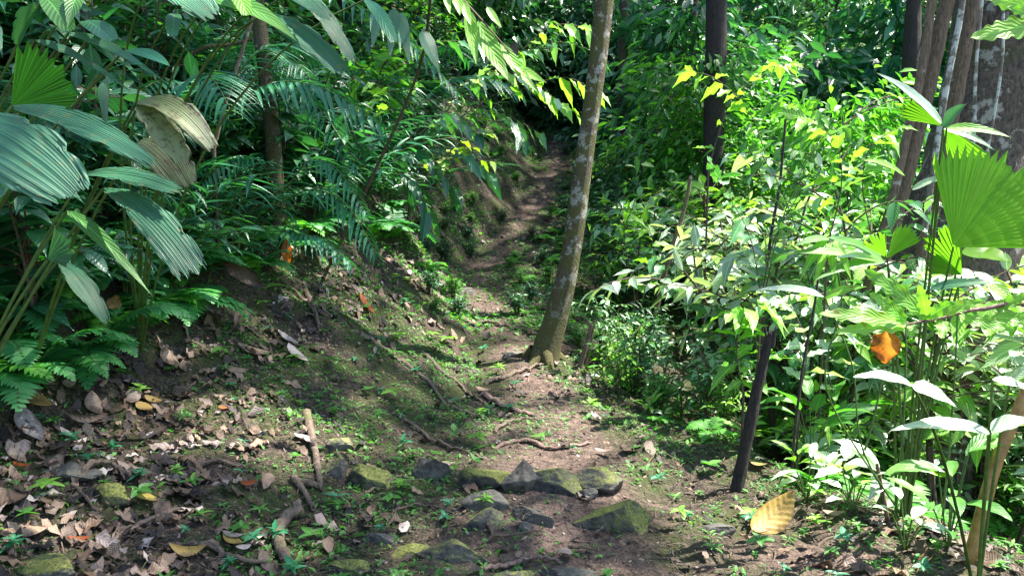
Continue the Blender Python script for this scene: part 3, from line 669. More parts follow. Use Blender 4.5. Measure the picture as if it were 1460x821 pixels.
for lab, pts, w, d in (('pale dry stake right of the leaning trunk, the taller of the pair', [(828,545), (838,500), (848,455)], 6, 7.0),
    ('pale dry stake right of the leaning trunk, the shorter and thicker one', [(826,525), (836,490), (843,462)], 8, 6.9),
    ('short brown broken stub poking out of the low plants right of the leaning tree', [(874,572), (878,548), (881,528)], 9, 6.3),
    ('pale stick with a knobbed tip leaning over the drop behind the dark pole', [(1040,580), (1020,540), (1000,505), (984,484)], 6, 6.0),
    ('reddish bare stem standing in the sunlit plants at lower right', [(1272,775), (1262,720), (1250,660)], 7, 3.9),
    ('thin dark stem standing between the dark pole and the fan-leaved plant', [(1127,690), (1135,600), (1145,520), (1162,430), (1170,360)], 4.5, 4.6),
    ('bare grey stem rising in the white sunlit leaves in front of the near-black trunk', [(1088,420), (1100,330), (1112,260), (1120,170)], 5, 6.8),
    ('bare brown stem slanting up in the bushes between leaning trunk and near-black trunk', [(930,470), (950,380), (975,300), (985,250)], 7, 8.2),
    ('long brown stem slanting up through the leaves left of the slender mossy tree', [(305,212), (318,160), (340,90), (362,20)], 6, 5.8)):
    stake('dead_sapling', lab, 'dead sapling', pts, w, d, 'liana' if 'brown' in lab or 'pale' in lab or 'red' in lab else 'darktwig')
stake('banana_stalk', 'thick orange brown leaf stalk slanting up at the right edge', 'stalk', [(1385,790), (1400,730), (1420,660), (1445,600), (1475,530)], 20, 3.4, 'stalk', .75, 10, .1)
stake('dry_branch', 'horizontal dead branch sticking out left of the slender mossy tree', 'branch', [(262,85), (290,68), (325,64), (360,56)], 7, 6.5, 'bark_l')

# ================================================================== stones
def rock(px, py, w0, h0, key, label, seed, cuts=11, depthf=.8, up=.34, sharp=1.0):
    w, h = w0*1.15, h0*1.02; g = np.random.default_rng(seed); p = GP(px, py+h*.38); d = float(proj(p)[2][0]); sx = w*d/FPX/2; sz = h*d/FPX/2*1.15
    bm = bmesh.new(); bmesh.ops.create_icosphere(bm, subdivisions=5, radius=1.0)
    V = np.array([v.co[:] for v in bm.verts])
    for i in range(cuts):
        n = nz(g.normal(0, 1, 3)*[1,1,.8]); lim = .52+.28*g.random()
        ex = V@n-lim; V = V-np.clip(ex, 0, None)[:,None]*n[None]*sharp
    off = g.random(3)*50
    for i, c in enumerate(V):
        q = Vector(c*1.7+off); r = 1+.07*mnoise.noise(q)+.05*mnoise.noise(q*3.3)+.035*mnoise.noise(q*9)+.015*mnoise.noise(q*22)
        V[i] = c*r
    for v, c in zip(bm.verts, V): v.co = (c[0]*sx*1.12, c[1]*(sx*.5+sz*.5)*depthf, c[2]*sz*1.15)
    me = bpy.data.meshes.new('rock'); bm.to_mesh(me); bm.free(); me.materials.append(M[key])
    me.polygons.foreach_set('use_smooth', [True]*len(me.polygons))
    o = bpy.data.objects.new('stone', me); C.objects.link(o); o.location = (p[0], p[1]+sx*.2, p[2]+sz*up)
    o.rotation_euler = (g.normal(0,.1), g.normal(0,.12), g.normal(0,.35)); tag(o, label, 'stone'); return o
import bmesh
RK = [
 (527,675,84,46,'rock2','broad yellow-green mossy stone left of the leaf-strewn path'),
 (478,664,44,34,'rock1','mossy stone tucked against the left side of the broad yellow-green one'),
 (478,628,46,26,'rock1','low stone half buried above the broad mossy one'),
 (612,662,66,50,'rock0','bluish grey sloping stone left of the stone with the mossy peak'),
 (692,674,64,46,'rock2','pointed stone with a bright mossy peak just above the lime leaf'),
 (742,674,58,58,'rock0','dark wedge stone, left half of the split pair in the centre'),
 (796,676,100,54,'rock1','long dark slab stone, right half of the split pair in the centre'),
 (848,686,84,40,'rock1','mossy topped stone at the right end of the dark slab'),
 (838,700,28,22,'rock0','small tan stone in front of the mossy topped stone'),
 (876,732,92,48,'rock2','large stone with thick moss on top at the right of the row'),
 (690,708,62,40,'rock0','dark flat faced stone directly below the lime leaf'),
 (692,736,62,34,'rock1','split dark stone with a green mossy edge below the flat faced one'),
 (762,734,66,22,'rock0','flat dark stone sunk in the bare soil in the middle'),
 (750,752,26,18,'rock0','small grey stone on the bare soil under the flat dark stone'),
 (644,782,88,48,'rock1','low mossy stone with grass growing at its left, bottom centre'),
 (548,766,48,20,'rock0','small flat stone left of the low mossy stone'),
 (582,786,60,20,'rock2','flat yellow mossy stone at the bottom, left of centre'),
 (808,815,76,24,'rock0','flat grey stone at the bottom edge right of centre'),
 (738,817,62,20,'rock1','flat pinkish grey stone at the bottom edge'),
 (98,676,76,26,'rock0','flat grey green stone in the leaf litter at far left'),
 (152,702,58,40,'rock2','rounded mossy stone under the arching root at far left'),
 (50,808,110,34,'rock1','wide flat stone at the bottom left corner'),
 (246,682,34,24,'rock0','small dark pyramid stone in the left leaf litter'),
 (1022,752,50,22,'rock0','small flat stone near the large curled yellow leaf'),
 (500,808,70,26,'rock2','low mossy stone at the bottom left of centre'),
 (662,414,40,14,'rock0','pinkish flat stone on the footpath where it bends uphill'),
 (730,504,34,12,'rock0','flat pinkish stone on the path left of the leaning tree foot'),
]
for i, (px, py, w, h, key, lab) in enumerate(RK): rock(px, py, w, h, key, lab, 100+i*7, up=.02 if h < 26 else .12, cuts=16 if key == 'rock0' else 12)

# ================================================================== unseen tree canopy above the frame, leaves placed and cut to shape the sunlight
POOLS = [(335,588,85,36,1), (740,500,50,18,1), (658,413,45,16,1), (715,668,10,8,.0), (790,625,90,28,.9), (720,580,45,14,.55), (505,595,22,12,.8), (780,160,50,14,.5), (930,655,70,25,.35),
         (560,600,16,10,.5), (250,440,14,8,.5), (430,180,16,12,.5), (620,110,80,40,.6), (760,90,80,50,.8), (150,60,18,10,.5), (270,500,14,8,.5), (520,400,20,10,.3), (650,520,40,20,.25)]
def sunprob(px, py):
    pr = np.full(len(px), .035)
    # open sunlit side on the right
    edge = np.interp(py, [0, 60, 130, 330, 420, 500, 560, 640, 720, 780, 830], [930, 930, 930, 1030, 1050, 1020, 845, 850, 1000, 1010, 980])
    amt = np.interp(py, [0, 60, 120, 330, 420, 480, 540, 680, 740, 830], [.6, .8, .95, .85, .5, .45, .85, .85, .95, .98])
    pr = np.where(px > edge, amt, pr)
    pr = np.where((px > 990) & (px < 1060) & (py > 690) & (py < 790), .15, pr)
    for a, b, rx, ry, s in POOLS: pr = np.maximum(pr, s*np.exp(-(((px-a)/rx)**2+((py-b)/ry)**2)**2))
    return pr
ncan = 36000
gx0 = rng.uniform(-8.5, 7.5, ncan); gy0 = rng.uniform(1.5, 18, ncan); cz = rng.uniform(17, 22, ncan)
cx = gx0+SUN[0]/SUN[2]*(cz-.8); cy = gy0+SUN[1]/SUN[2]*(cz-.8)
c = np.stack([cx, cy, cz], -1)
g = c.copy(); tpar = (cz-.6)/SUN[2]
for _ in range(5):
    g = c-SUN[None]*tpar[:,None]; hz = H(g[:,0], g[:,1], False)+.12+1.5*np.clip(g[:,0]-path_x(g[:,1])-wr(g[:,1])-.2, 0, 1)
    tpar = (cz-hz)/SUN[2]
gpx, gpy, gd = proj(g)
pr = sunprob(gpx, gpy); pr = np.where((gd < 1.5), .1, pr)
clump = vn(cx*.9+3, cy*.9)*.5+vn(cx*2.3, cy*2.3+5)*.35
keep = rng.random(ncan) > np.clip(pr*1.15, 0, .998)**.3*np.where(pr > .08, 1, 0)  # leaves left out wherever sun should reach the ground
keep &= ~((pr <= .04) & (clump > .36) & (rng.random(ncan) < .35))
keep &= (gpx > -500) & (gpx < 2000)
LIT = [((845,120,7.2),.5,1), ((850,30,7.2),.5,1), ((830,230,7.2),.45,1), ((822,320,7.2),.35,1), ((710,60,4.6),.35,1), ((700,100,8.6),.8,1), ((790,100,8.6),.8,1), ((640,150,8.6),.6,1), ((530,140,7.0),.4,1), ((270,10,3.3),.25,1), ((420,50,3.4),.2,1),
       ((1100,250,6),1.1,.97), ((1180,160,5.6),1.0,.97), ((1070,400,5.5),.8,.95), ((1400,300,3.3),.6,1), ((1250,430,2.8),.45,1), ((1310,580,2.8),.4,1), ((1040,130,6.8),.8,.97), ((1200,330,4.5),.7,.95), ((1150,240,8),1.2,.95), ((960,600,5.2),.5,.9), ((1100,600,4.8),.5,.9), ((1150,795,3.4),.4,1), ((1260,770,3.5),.4,1), ((380,120,5.9),.25,1)]
for (a_, b_, d_), r_, q_ in LIT:
    v_ = c-P(a_, b_, d_)[None]; t_ = v_@SUN; dist = np.linalg.norm(v_-t_[:,None]*SUN[None], axis=1)
    keep &= ~((dist < r_) & (rng.random(ncan) < q_))
c = c[keep]
anch = {'main': (1.3, dmain+.8), 'left': (-2.6, 8.9), 'dark': (3.1, 11.5), 'back': (1.9, 14.5), 'big': (9.5, 10.2), 'b2': (3.8, 17)}
keys = list(anch); dd = np.stack([np.hypot(c[:,0]-anch[k][0], c[:,1]-anch[k][1]) for k in keys], -1); own = dd.argmin(1)
for i, kx in enumerate(keys):
    k = own == i; n = int(k.sum())
    if n < 50: continue
    mb = MB(); LL = .26*(.6+.8*rng.random(n))
    leaves(mb, tmpl('ellip', 2, 2, .2, .15), c[k], rv(n)+[0,0,-.2], np.array([[0,0,1.0]])+rv(n, .45), LL, LL*.5, np.clip(rng.normal(.5, .2, n), 0, 1))
    a0 = np.array([anch[kx][0], anch[kx][1], 16.5])
    part('crown', mb, M['canopy'], trees[kx])  # crown leaves added out of view to shade and dapple the scene
    mb = MB(); 
    for j in rng.choice(np.nonzero(k)[0], min(9, n), False):
        tube(mb, curve(a0, c[j], (0,0,.5), 8), np.linspace(.06, .015, 8), 6, .5, cap=False)
    part('limb', mb, M['bark_m'], trees[kx])
# ================================================================== plant library
lib('fern', [fern(8, .62), fern(7, .7), fern(9, .5), fern(6, .8)])
lib('fernl', [fern(7, .4, 'fernl'), fern(6, .5, 'fernl', np_=16)])
lib('arch', [arching(.9, 7), arching(.8, 8, .22, .035), arching(1.1, 6, .3, .05)])
lib('archb', [arching(.8, 7, .20, .055, 'deep', nodes=8), arching(.9, 6, .24, .06, 'deep', nodes=8)])
lib('shrub', [shrub(1.2, 5, .15, .055), shrub(1.0, 6, .13, .05), shrub(1.4, 5, .17, .065)])
lib('shrubg', [shrub(1.5, 5, .17, .06, mat='gloss'), shrub(1.3, 6, .14, .055, mat='gloss'), shrub(1.7, 5, .19, .07, mat='gloss', nb=5)])
lib('shrubl', [shrub(1.3, 5, .17, .06, mat='lime', lean=(0,0)), shrub(1.1, 5, .14, .05, mat='lime'), shrub(1.5, 4, .2, .075, mat='lime')])
lib('shrubm', [shrub(1.2, 5, .16, .06, mat='mid'), shrub(1.0, 6, .14, .055, mat='mid')])
lib('shrubs', [shrub(1.5, 6, .10, .045, mat='deep', nb=7, dens=1.1), shrub(1.7, 6, .09, .04, mat='mid', nb=8, dens=1.1)])
lib('palm', [palm(6, 1.3), palm(7, 1.1, .4), palm(5, 1.6, .6)])
lib('upright', [upright(8, .6, .38, .11, 'mid'), upright(9, .5, .32, .10, 'mid'), upright(8, .75, .44, .13, 'mid'), upright(8, .6, .38, .12, 'pale')])
lib('uprightl', [upright(8, .34, .27, .09, 'lime'), upright(9, .28, .24, .08, 'lime'), upright(8, .32, .26, .09, 'pale')])
lib('seed', [seedling(5, .07, .035), seedling(6, .06, .022, .04, shape='tooth'), seedling(4, .09, .04, .06), seedling(6, .05, .022, .07, tiers=2), seedling(7, .08, .026, .03, shape='lobed')])
lib('seedl', [seedling(5, .10, .045, .08, 'lime'), seedling(6, .09, .035, .10, 'lime', 'tooth', 2)])
lib('seedd', [seedling(6, .06, .025, .04, 'teal'), seedling(5, .07, .03, .06, 'teal', 'tooth', 2)])
lib('bg', [bgtree(9, 2.2, 4200, L=.24, clump=.28), bgtree(8, 2.6, 6500, L=.15, clump=.25), bgtree(10, 2.0, 3400, L=.32, mat='deep', clump=.3), bgtree(8.5, 2.3, 4200, L=.22, mat='gloss', clump=.28), bgtree(9.5, 2.4, 3600, L=.34, mat='teal', clump=.3, shape='lance')])
lib('bush', [bgtree(3.2, 1.5, 2600, .1, .22, 'deep', .03, clump=.22), bgtree(2.8, 1.4, 3800, .1, .14, 'mid', .03, clump=.2), bgtree(3.6, 1.5, 2000, .1, .28, 'gloss', .03, clump=.25, shape='drip'), bgtree(3.4, 1.5, 2200, .1, .30, 'teal', .03, clump=.22, shape='lance')])
lib('tall', [tallsap(), tallsap(2.6, .22, .085), tallsap(2.3, .21, .08, 'pale'), tallsap(2.6, .24, .09, 'pale'), tallsap(2.2, .2, .07, 'pale'), tallsap(2.5, .22, .08, 'pale'), tallsap(2.4, .24, .09, 'lime')])
lib('broadteal', [shrub(.9, 5, .23, .09, mat='teal', nl=9, sag=.5), shrub(.8, 6, .2, .08, mat='teal', nl=9, sag=.5), shrub(1.0, 5, .25, .10, mat='deep', nl=9, sag=.5)])
lib('groundbush', [shrub(.6, 8, .09, .04, mat='deep', nb=5), shrub(.55, 8, .08, .035, mat='mid', nb=5)])

def where(px, py):
    if px < 300: h = 'at far left'
    elif px < 520: h = 'around the slender mossy tree'
    elif px < 760: h = 'above the uphill bend of the footpath'
    elif px < 900: h = 'close behind the leaning tree'
    elif px < 1060: h = 'around the near-black trunk'
    elif px < 1230: h = 'between near-black trunk and big tree'
    else: h = 'by the big rough tree'
    return h
def poisson(n, xr, yr, mind, test, tries=40):
    out = []; grid = {}
    for _ in range(n*tries):
        if len(out) >= n: break
        x = rng.uniform(*xr); y = rng.uniform(*yr)**1.0
        m = mind(y) if callable(mind) else mind
        if any((x-a)**2+(y-b)**2 < m*m for a, b in out): continue
        z = float(H(x, y)); px, py, d = proj([x, y, z])
        if d[0] > .5 and test(x, y, z, float(px[0]), float(py[0]), float(d[0])): out.append((x, y))
    return [np.array([x, y, float(H(x, y))]) for x, y in out]
def scatter(key, pts, name, desc, cat, srange, hwhere=True, mats=None, rz=None, emb=.0, tiltdown=0.0):
    for p in pts:
        px, py, d = (float(v[0]) for v in proj(p)); w = where(px, py); row = ' in front' if d < 6 else (' far back' if d > 11 else '')
        lab = f'{desc} {w}{row}'
        s = rng.uniform(*srange)*(.5 if (835 < px < 1035 and d < 9) else 1); p = p-np.array([0,0,emb])
        put(key, p, name, lab, cat, f'{desc}s {w}{row}', rz=(rz+rng.normal(0, .7)) if rz is not None else None, s=s, mats=mats, tilt=(rng.normal(0, .1), tiltdown+rng.normal(0, .1)))
def footline(px):   # lower edge of the bank vegetation in the photo
    return float(np.interp(px, [-100, 0, 100, 200, 300, 380, 450, 520, 600, 650, 700, 760, 790, 830], [560, 555, 530, 470, 420, 385, 360, 345, 325, 250, 215, 175, 165, 160]))
bank = lambda m=0: (lambda x, y, z, px, py, d: x < path_x(y)-.6 and px > -160 and py < footline(px)-m and py > -260 and not (abs(px-384) < 46 and 3.9 < d < 6.8 and py < 300))
B = dict(xr=(-9, .6))
# left bank -------------------------------------------------------
nb_ = lambda x, y, z, px, py, d: -120 < px < 420 and py < footline(px)+8 and d < 6.4
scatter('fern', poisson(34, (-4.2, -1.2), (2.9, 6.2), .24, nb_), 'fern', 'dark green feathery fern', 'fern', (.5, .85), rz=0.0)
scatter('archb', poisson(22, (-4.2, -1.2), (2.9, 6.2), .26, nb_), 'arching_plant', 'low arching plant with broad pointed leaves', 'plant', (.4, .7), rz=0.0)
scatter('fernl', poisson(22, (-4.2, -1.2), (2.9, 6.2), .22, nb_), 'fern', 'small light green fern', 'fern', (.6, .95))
scatter('seedd', poisson(30, (-4.2, -1.2), (2.9, 6.2), .18, nb_), 'herb', 'bluish green broad-leaved herb', 'herb', (1.6, 2.6))
scatter('fern', poisson(85, (-6, 0), (3.4, 9.5), .30, bank(0)), 'fern', 'dark green feathery fern', 'fern', (.6, .95), rz=0.0)
scatter('fernl', poisson(36, (-5, 0), (3.3, 9), .28, bank(-12)), 'fern', 'small light green fern', 'fern', (.6, .95))
scatter('archb', poisson(120, (-7, .2), (3.8, 12), .27, bank(12)), 'arching_plant', 'low arching plant with broad pointed leaves', 'plant', (.5, .85), rz=0.0)
scatter('arch', poisson(150, (-8, .3), (4, 14), .30, bank(18)), 'arching_plant', 'arching narrow-leaved plant', 'plant', (.6, 1.05), rz=0.0)
scatter('shrub', poisson(110, (-9, .4), (4.6, 16), .42, bank(35)), 'shrub', 'dark broad-leaved shrub', 'shrub', (.6, 1.1))
scatter('broadteal', poisson(60, (-6, .2), (3.9, 10), .42, bank(30)), 'shrub', 'shrub with broad bluish drooping leaves', 'shrub', (.6, 1.05))
scatter('shrubm', poisson(44, (-9, .5), (6, 17), .7, bank(60)), 'shrub', 'fresh green broad-leaved shrub', 'shrub', (.8, 1.3))
scatter('palm', poisson(9, (-9, .2), (5.5, 15), 1.1, bank(90)), 'feather_palm', 'feather-leaved palm with drooping leaflets', 'palm', (.7, 1.15), rz=0.0)
scatter('upright', poisson(44, (-8, .3), (4.6, 13), .55, bank(45)), 'broadleaf_plant', 'upright plant with long blades', 'plant', (.6, 1.1))
scatter('bush', poisson(26, (-12, .6), (8.5, 24), 1.2, lambda x, y, z, px, py, d: x < path_x(y)-1.6 and -250 < px < 900 and py > -300 and py < footline(px)-60), 'bush', 'tall leafy bush', 'bush', (.8, 1.2), emb=.1)
# right side ------------------------------------------------------
def rightfoot(px): return float(np.interp(px, [830, 850, 920, 1000, 1060, 1200, 1460, 1600], [470, 590, 640, 675, 690, 720, 770, 790]))
rt = lambda lo=0, hi=1e9, w=.35: (lambda x, y, z, px, py, d: x > path_x(y)+wr(y)*.9 and 835+w*FPX/d*(py < 520) < px < 1640 and py < rightfoot(px)-lo and d < hi and not (abs(px-1018) < 75 and 6.2 < d < 11.6))
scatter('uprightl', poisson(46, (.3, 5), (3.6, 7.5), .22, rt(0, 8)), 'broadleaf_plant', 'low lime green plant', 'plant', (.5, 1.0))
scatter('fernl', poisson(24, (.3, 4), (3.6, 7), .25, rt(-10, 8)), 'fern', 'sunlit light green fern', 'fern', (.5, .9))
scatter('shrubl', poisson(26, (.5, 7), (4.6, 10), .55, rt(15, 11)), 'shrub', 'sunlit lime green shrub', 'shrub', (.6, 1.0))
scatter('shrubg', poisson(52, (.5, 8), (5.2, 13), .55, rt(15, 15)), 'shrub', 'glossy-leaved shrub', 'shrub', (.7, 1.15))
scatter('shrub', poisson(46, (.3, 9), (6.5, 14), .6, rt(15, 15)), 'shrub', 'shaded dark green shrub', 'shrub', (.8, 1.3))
scatter('upright', poisson(26, (1, 8), (4.2, 10), .5, rt(10, 11)), 'broadleaf_plant', 'tall upright bladed plant', 'plant', (.7, 1.1))
scatter('palm', poisson(8, (.8, 9), (8.5, 14), 1.3, rt(20, 16)), 'feather_palm', 'feather palm in the valley', 'palm', (.7, 1.1))
scatter('bush', poisson(36, (.8, 20), (9.5, 26), 1.35, lambda x, y, z, px, py, d: x > path_x(y)+1.4 and 840+1.3*FPX/d < px < 1650 and not (abs(px-1018) < 150 and d < 11.8)), 'bush', 'dense leafy bush', 'bush', (.75, 1.15), emb=.1)
edge_ = lambda x, y, z, px, py, d: 600 < px < 860 and .22 < abs(x-path_x(y)) < 1.25
scatter('groundbush', poisson(70, (-1.5, 2.2), (7.4, 16), .22, edge_), 'low_bush', 'tiny bush edging the upper path', 'bush', (.22, .5), emb=.03)
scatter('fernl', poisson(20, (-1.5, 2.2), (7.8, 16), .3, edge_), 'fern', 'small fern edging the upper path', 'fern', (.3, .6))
scatter('groundbush', poisson(90, (.2, 8), (5.6, 13), .42, rt(-5, 14)), 'low_bush', 'low small-leaved bush', 'bush', (.7, 1.2))
for p in [np.array([x, y, float(H(x, y))]) for x, y in ((.3,18.5),(1.3,18),(-.4,17.6),(2.1,18.8),(.9,19.8),(-.9,18.9),(1.9,17.0),(-.3,16.6))]:
    put('bush', p, 'bush', 'leafy bush closing the view where the footpath tops the rise', 'bush', 'bushes at the top of the footpath', s=.8)
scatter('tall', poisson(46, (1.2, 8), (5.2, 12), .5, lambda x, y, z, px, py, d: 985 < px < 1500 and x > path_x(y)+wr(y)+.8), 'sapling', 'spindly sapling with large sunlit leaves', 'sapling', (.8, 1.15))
# forest behind ---------------------------------------------------
scatter('bg', poisson(44, (-22, 34), (14, 46), 2.3, lambda x, y, z, px, py, d: -250 < px < 1750 and (x > path_x(y)+2.2 or x < path_x(y)-3 or y > 19) and not (d < 17 and x < 1.5)), 'forest_tree', 'leafy forest tree', 'tree', (.75, 1.25), emb=.3)
# far forest: nobody could count it
n = 15000; a = rng.uniform(-.75, .75, n); dd = rng.uniform(44, 62, n); x = a*dd; y = dd; z = H(x, y, False)+rng.uniform(0, 11, n)
mb = MB(); LL = .7*(.6+.8*rng.random(n))
leaves(mb, tmpl('ellip', 3, 2, .3, .2), np.stack([x, y, z], -1), rv(n)+[0,0,-.4], rv(n, .6)+[0,-.5,1], LL, LL*.45, np.clip(rng.normal(.5, .25, n), 0, 1))
o = obj('far_forest', mb, M['canopy']); o['kind'] = 'stuff'; o['label'] = 'distant forest leaves closing the view between the trees'; o['category'] = 'forest'

# ================================================================== seedlings and ground cover
def off_foliage(x, y, z, px, py, d): return py > footline(px)-15 if px < 790 else True
def bare(x, y, z, px, py, d): return -40 < px < 1500 and 220 < py < 860 and off_foliage(x, y, z, px, py, d) and (px < 835 or py > rightfoot(px)-10) and (abs(x-path_x(y)) > ip(y, [3,5,6,12], [.5,.35,.16,.2]) or rng.random() < .15)
def swhere(px, py):
    if py < 440: return 'beside the upper footpath'
    if px < 250: return 'in the leaf litter at the left'
    if px < 480: return 'around the knobbly root'
    if px < 680: return 'on the bare bank' if py < 640 else 'left of the centre stones'
    if px < 950: return 'around the centre stones' if py > 620 else 'near the foot of the leaning tree'
    return 'at the right edge of the clearing'
for key, desc, n in (('seed', 'small green seedling', 150), ('seedd', 'small bluish green seedling', 100), ('seedl', 'bright lime seedling', 36)):
    for p in poisson(n, (-3.4, 2.8), (2.7, 9.5), .09, bare):
        px, py, d = (float(v[0]) for v in proj(p)); w = swhere(px, py)
        put(key, p, 'seedling', f'{desc} {w}', 'seedling', f'{desc}s {w}', s=rng.uniform(.4, 1.05) if key != 'seedl' else rng.uniform(.5, .9))
def ground_pts(n, dens, xr=(-4, 3.2), yr=(2.5, 18)):
    x = rng.uniform(*xr, n); y = yr[0]+(yr[1]-yr[0])*rng.random(n)**1.5; z = H(x, y)
    px, py, d = proj(np.stack([x, y, z], -1)); k = rng.random(n) < dens(x, y, px, py, d)
    return np.stack([x, y, z], -1)[k]
def normals(p):
    e = .06; gx_ = (H(p[:,0]+e, p[:,1])-H(p[:,0]-e, p[:,1]))/(2*e); gy_ = (H(p[:,0], p[:,1]+e)-H(p[:,0], p[:,1]-e))/(2*e)
    return nz(np.stack([-gx_, -gy_, np.ones(len(p))], -1))
vec_pm = lambda x, y: np.clip(1.3-np.abs(x-path_x(y))/ip(y, [3, 4.7, 5.6, 7, 9, 17], [.7, .5, .3, .2, .28, .28]), 0, 1)
# tiny weeds and moss sprigs
def wd(x, y, px, py, d):
    q = np.clip(.46+1.6*vn(x*2.1+11, y*2.1)+1.0*vn(x*6, y*6), 0, 1)
    q = q*(1-.6*vec_pm(x, y)); q = np.where((px < 230) & (py > 540), q*.35, q); return q
p = ground_pts(210000, wd); n = len(p); mb = MB(); nn = normals(p)
for sh, dr_f in (('ovate', .2), ('tooth', .35), ('lance', .5)):
    k = rng.random(n) < .4; m = int(k.sum()); a = rng.random(m)*6.283; LL = .026*(.5+1.3*rng.random(m)**2)*(1+.6*(p[k][:,1] > 7))
    leaves(mb, tmpl(sh, 3, 2, .3, dr_f), p[k]+nn[k]*.004+rv(m, .006)*[1,1,0], np.stack([np.cos(a), np.sin(a), .5+.5*rng.random(m)], -1), nn[k]+rv(m, .25), LL, LL*(.5 if sh != 'lance' else .16), np.clip(rng.normal(.45, .25, m), 0, 1))
o = obj('ground_weeds', mb, M['mid']); o['kind'] = 'stuff'; o['label'] = 'tiny green weeds and moss sprigs covering the soil'; o['category'] = 'weeds'
# leaf litter
def ld(x, y, px, py, d):
    q = .05+.22*np.clip(vn(x*1.7, y*1.7+4)*3, 0, 1)
    L_ = np.clip((460-px)/200, 0, 1)*np.clip((py-(555-px*.35))/30, 0, 1); q = q+.85*L_
    up = np.exp(-((py-(np.interp(px, [0,300,450,600], [560,450,400,350])+35))/45)**2)*(px < 640); q = q+.6*up
    q = q+.9*np.exp(-(((px-1340)/150)**2+((py-755)/45)**2)); q = q*(1-.35*vec_pm(x, y)*(px < 950)); return np.clip(q, 0, 1)
def litter(npts, dens, Lr, name, label, mat='litter', tmn=5, lift=.012, shape=('ellip', 'ovate', 'drip', 'obov')):
    p = ground_pts(npts, dens); n = len(p); nn = normals(p); mb = MB(); gi = rng.integers(0, 6, n)
    for gk in range(6):
        k = gi == gk; m = int(k.sum())
        if not m: continue
        a = rng.random(m)*6.283; nk = nz(nn[k]+rv(m, .28)); LL = rng.uniform(*Lr, m)*(.6+.8*rng.random(m)**2)
        d = nz(np.cross(nk, np.stack([np.cos(a), np.sin(a), np.zeros(m)], -1)))
        leaves(mb, tmpl(shape[gk % len(shape)], tmn, 2, [.2,-.15,.1,.3,-.2,.15][gk], [.12,-.1,.05,.15,-.05,.1][gk], .12, [.3,-.35,.4,0,.3,-.2][gk]), p[k]+nk*(lift+.02*rng.random(m)[:,None])-d*LL[:,None]*.5, d, nk, LL, LL*rng.uniform(.35, .6, m), np.clip(rng.normal(.36, .30, m), 0, 1))
    o = obj(name, mb, M[mat]); o['kind'] = 'stuff'; o['label'] = label; o['category'] = 'leaf litter'
litter(30000, ld, (.035, .115), 'leaf_litter', 'brown and grey dead leaves lying on the soil')
litter(70000, lambda *a: np.clip(ld(*a)*.5+.35, 0, 1), (.012, .032), 'leaf_crumbs', 'small crumbled bits of dead leaf on the soil', tmn=2, lift=.003)
# twigs
p = ground_pts(11000, lambda x, y, px, py, d: .4+.5*np.clip(vn(x, y)*3, 0, 1)); mb = MB()
for q in p:
    a = rng.random()*6.283; l = .025+.11*rng.random()**3+.22*rng.random()**14; e = q+np.array([math.cos(a)*l, math.sin(a)*l, 0]); e[2] = float(H(e[0], e[1]))
    tube(mb, curve(q+[0,0,.006], e+[0,0,.008], (rng.normal(0,.1*l), rng.normal(0,.1*l), .01), 4), .0012+.0016*rng.random(), 4, .5, cap=False)
o = obj('fallen_twigs', mb, M['root']); o['kind'] = 'stuff'; o['label'] = 'tiny fallen twigs and rootlets scattered over the soil'; o['category'] = 'twigs'
# small stones in the soil
p = ground_pts(5000, lambda x, y, px, py, d: .08+.5*vec_pm(x, y)); mb = MB(); n = len(p)
bm = bmesh.new(); bmesh.ops.create_cube(bm, size=1.0); bmesh.ops.subdivide_edges(bm, edges=bm.edges[:], cuts=1, use_grid_fill=True)
bv = np.array([v.co[:] for v in bm.verts]); bq = np.array([[v.index for v in f.verts] for f in bm.faces]); bm.free(); bv = nz(bv)*.5+bv*.15
for q in p:
    s = .006+.016*rng.random()**3; g9 = bv*(1+rng.normal(0, .12, bv.shape))*s*[1,1.2,.6]; a = rng.random()*6.283
    g9 = g9@np.array([[math.cos(a), -math.sin(a), 0], [math.sin(a), math.cos(a), 0], [0,0,1]]); mb.add(g9+q+[0,0,s*.15], bq, np.zeros((len(bv),2)), .5)
o = obj('gravel', mb, M['rock0'], smooth=True); o['kind'] = 'stuff'; o['label'] = 'little stones bedded in the path soil'; o['category'] = 'gravel'
# ================================================================== large leaves near the camera
UP = np.array([0,0,1.0])
def plant(name, label, cat, root_px, root_d=None, group=None):
    if root_d is None: p = GP(*root_px)
    else:
        p = P(*root_px, root_d); p[2] = float(H(p[0], p[1]))
    return thing(name, label, cat, p, group)
def hl(root, b, t, w, d, mat='pleat', shape='broad', d2=None, nrm=None, pleat=.05, jag=.10, arch=.06, fold=.12, tint=.5, wave=.0, twist=0., stalk=None, lab=None, npl=9, nl=18):
    p0 = P(*b, d); p1 = P(*t, d2 or d); dm = (d+(d2 or d))/2
    n = (nz(CAM-(p0+p1)/2)*.75+UP*.75) if nrm is None else np.asarray(nrm, float)
    mb = MB(); blade(mb, p0, p1, w*dm/FPX, n, shape, nl, 6, fold, arch, pleat if pleat else 0, npl, jag, tint, wave, twist)
    o = part('leaf', mb, M[mat], root)
    if lab: o['label'] = lab
    if stalk is not None:
        mb = MB(); q = np.array(root.location); tube(mb, curve(q, p0, np.array(stalk)*.1, 14), np.linspace(.007, .004, 14), 6, .5, cap=False); part('stalk', mb, M['stem'], root)
    return p0
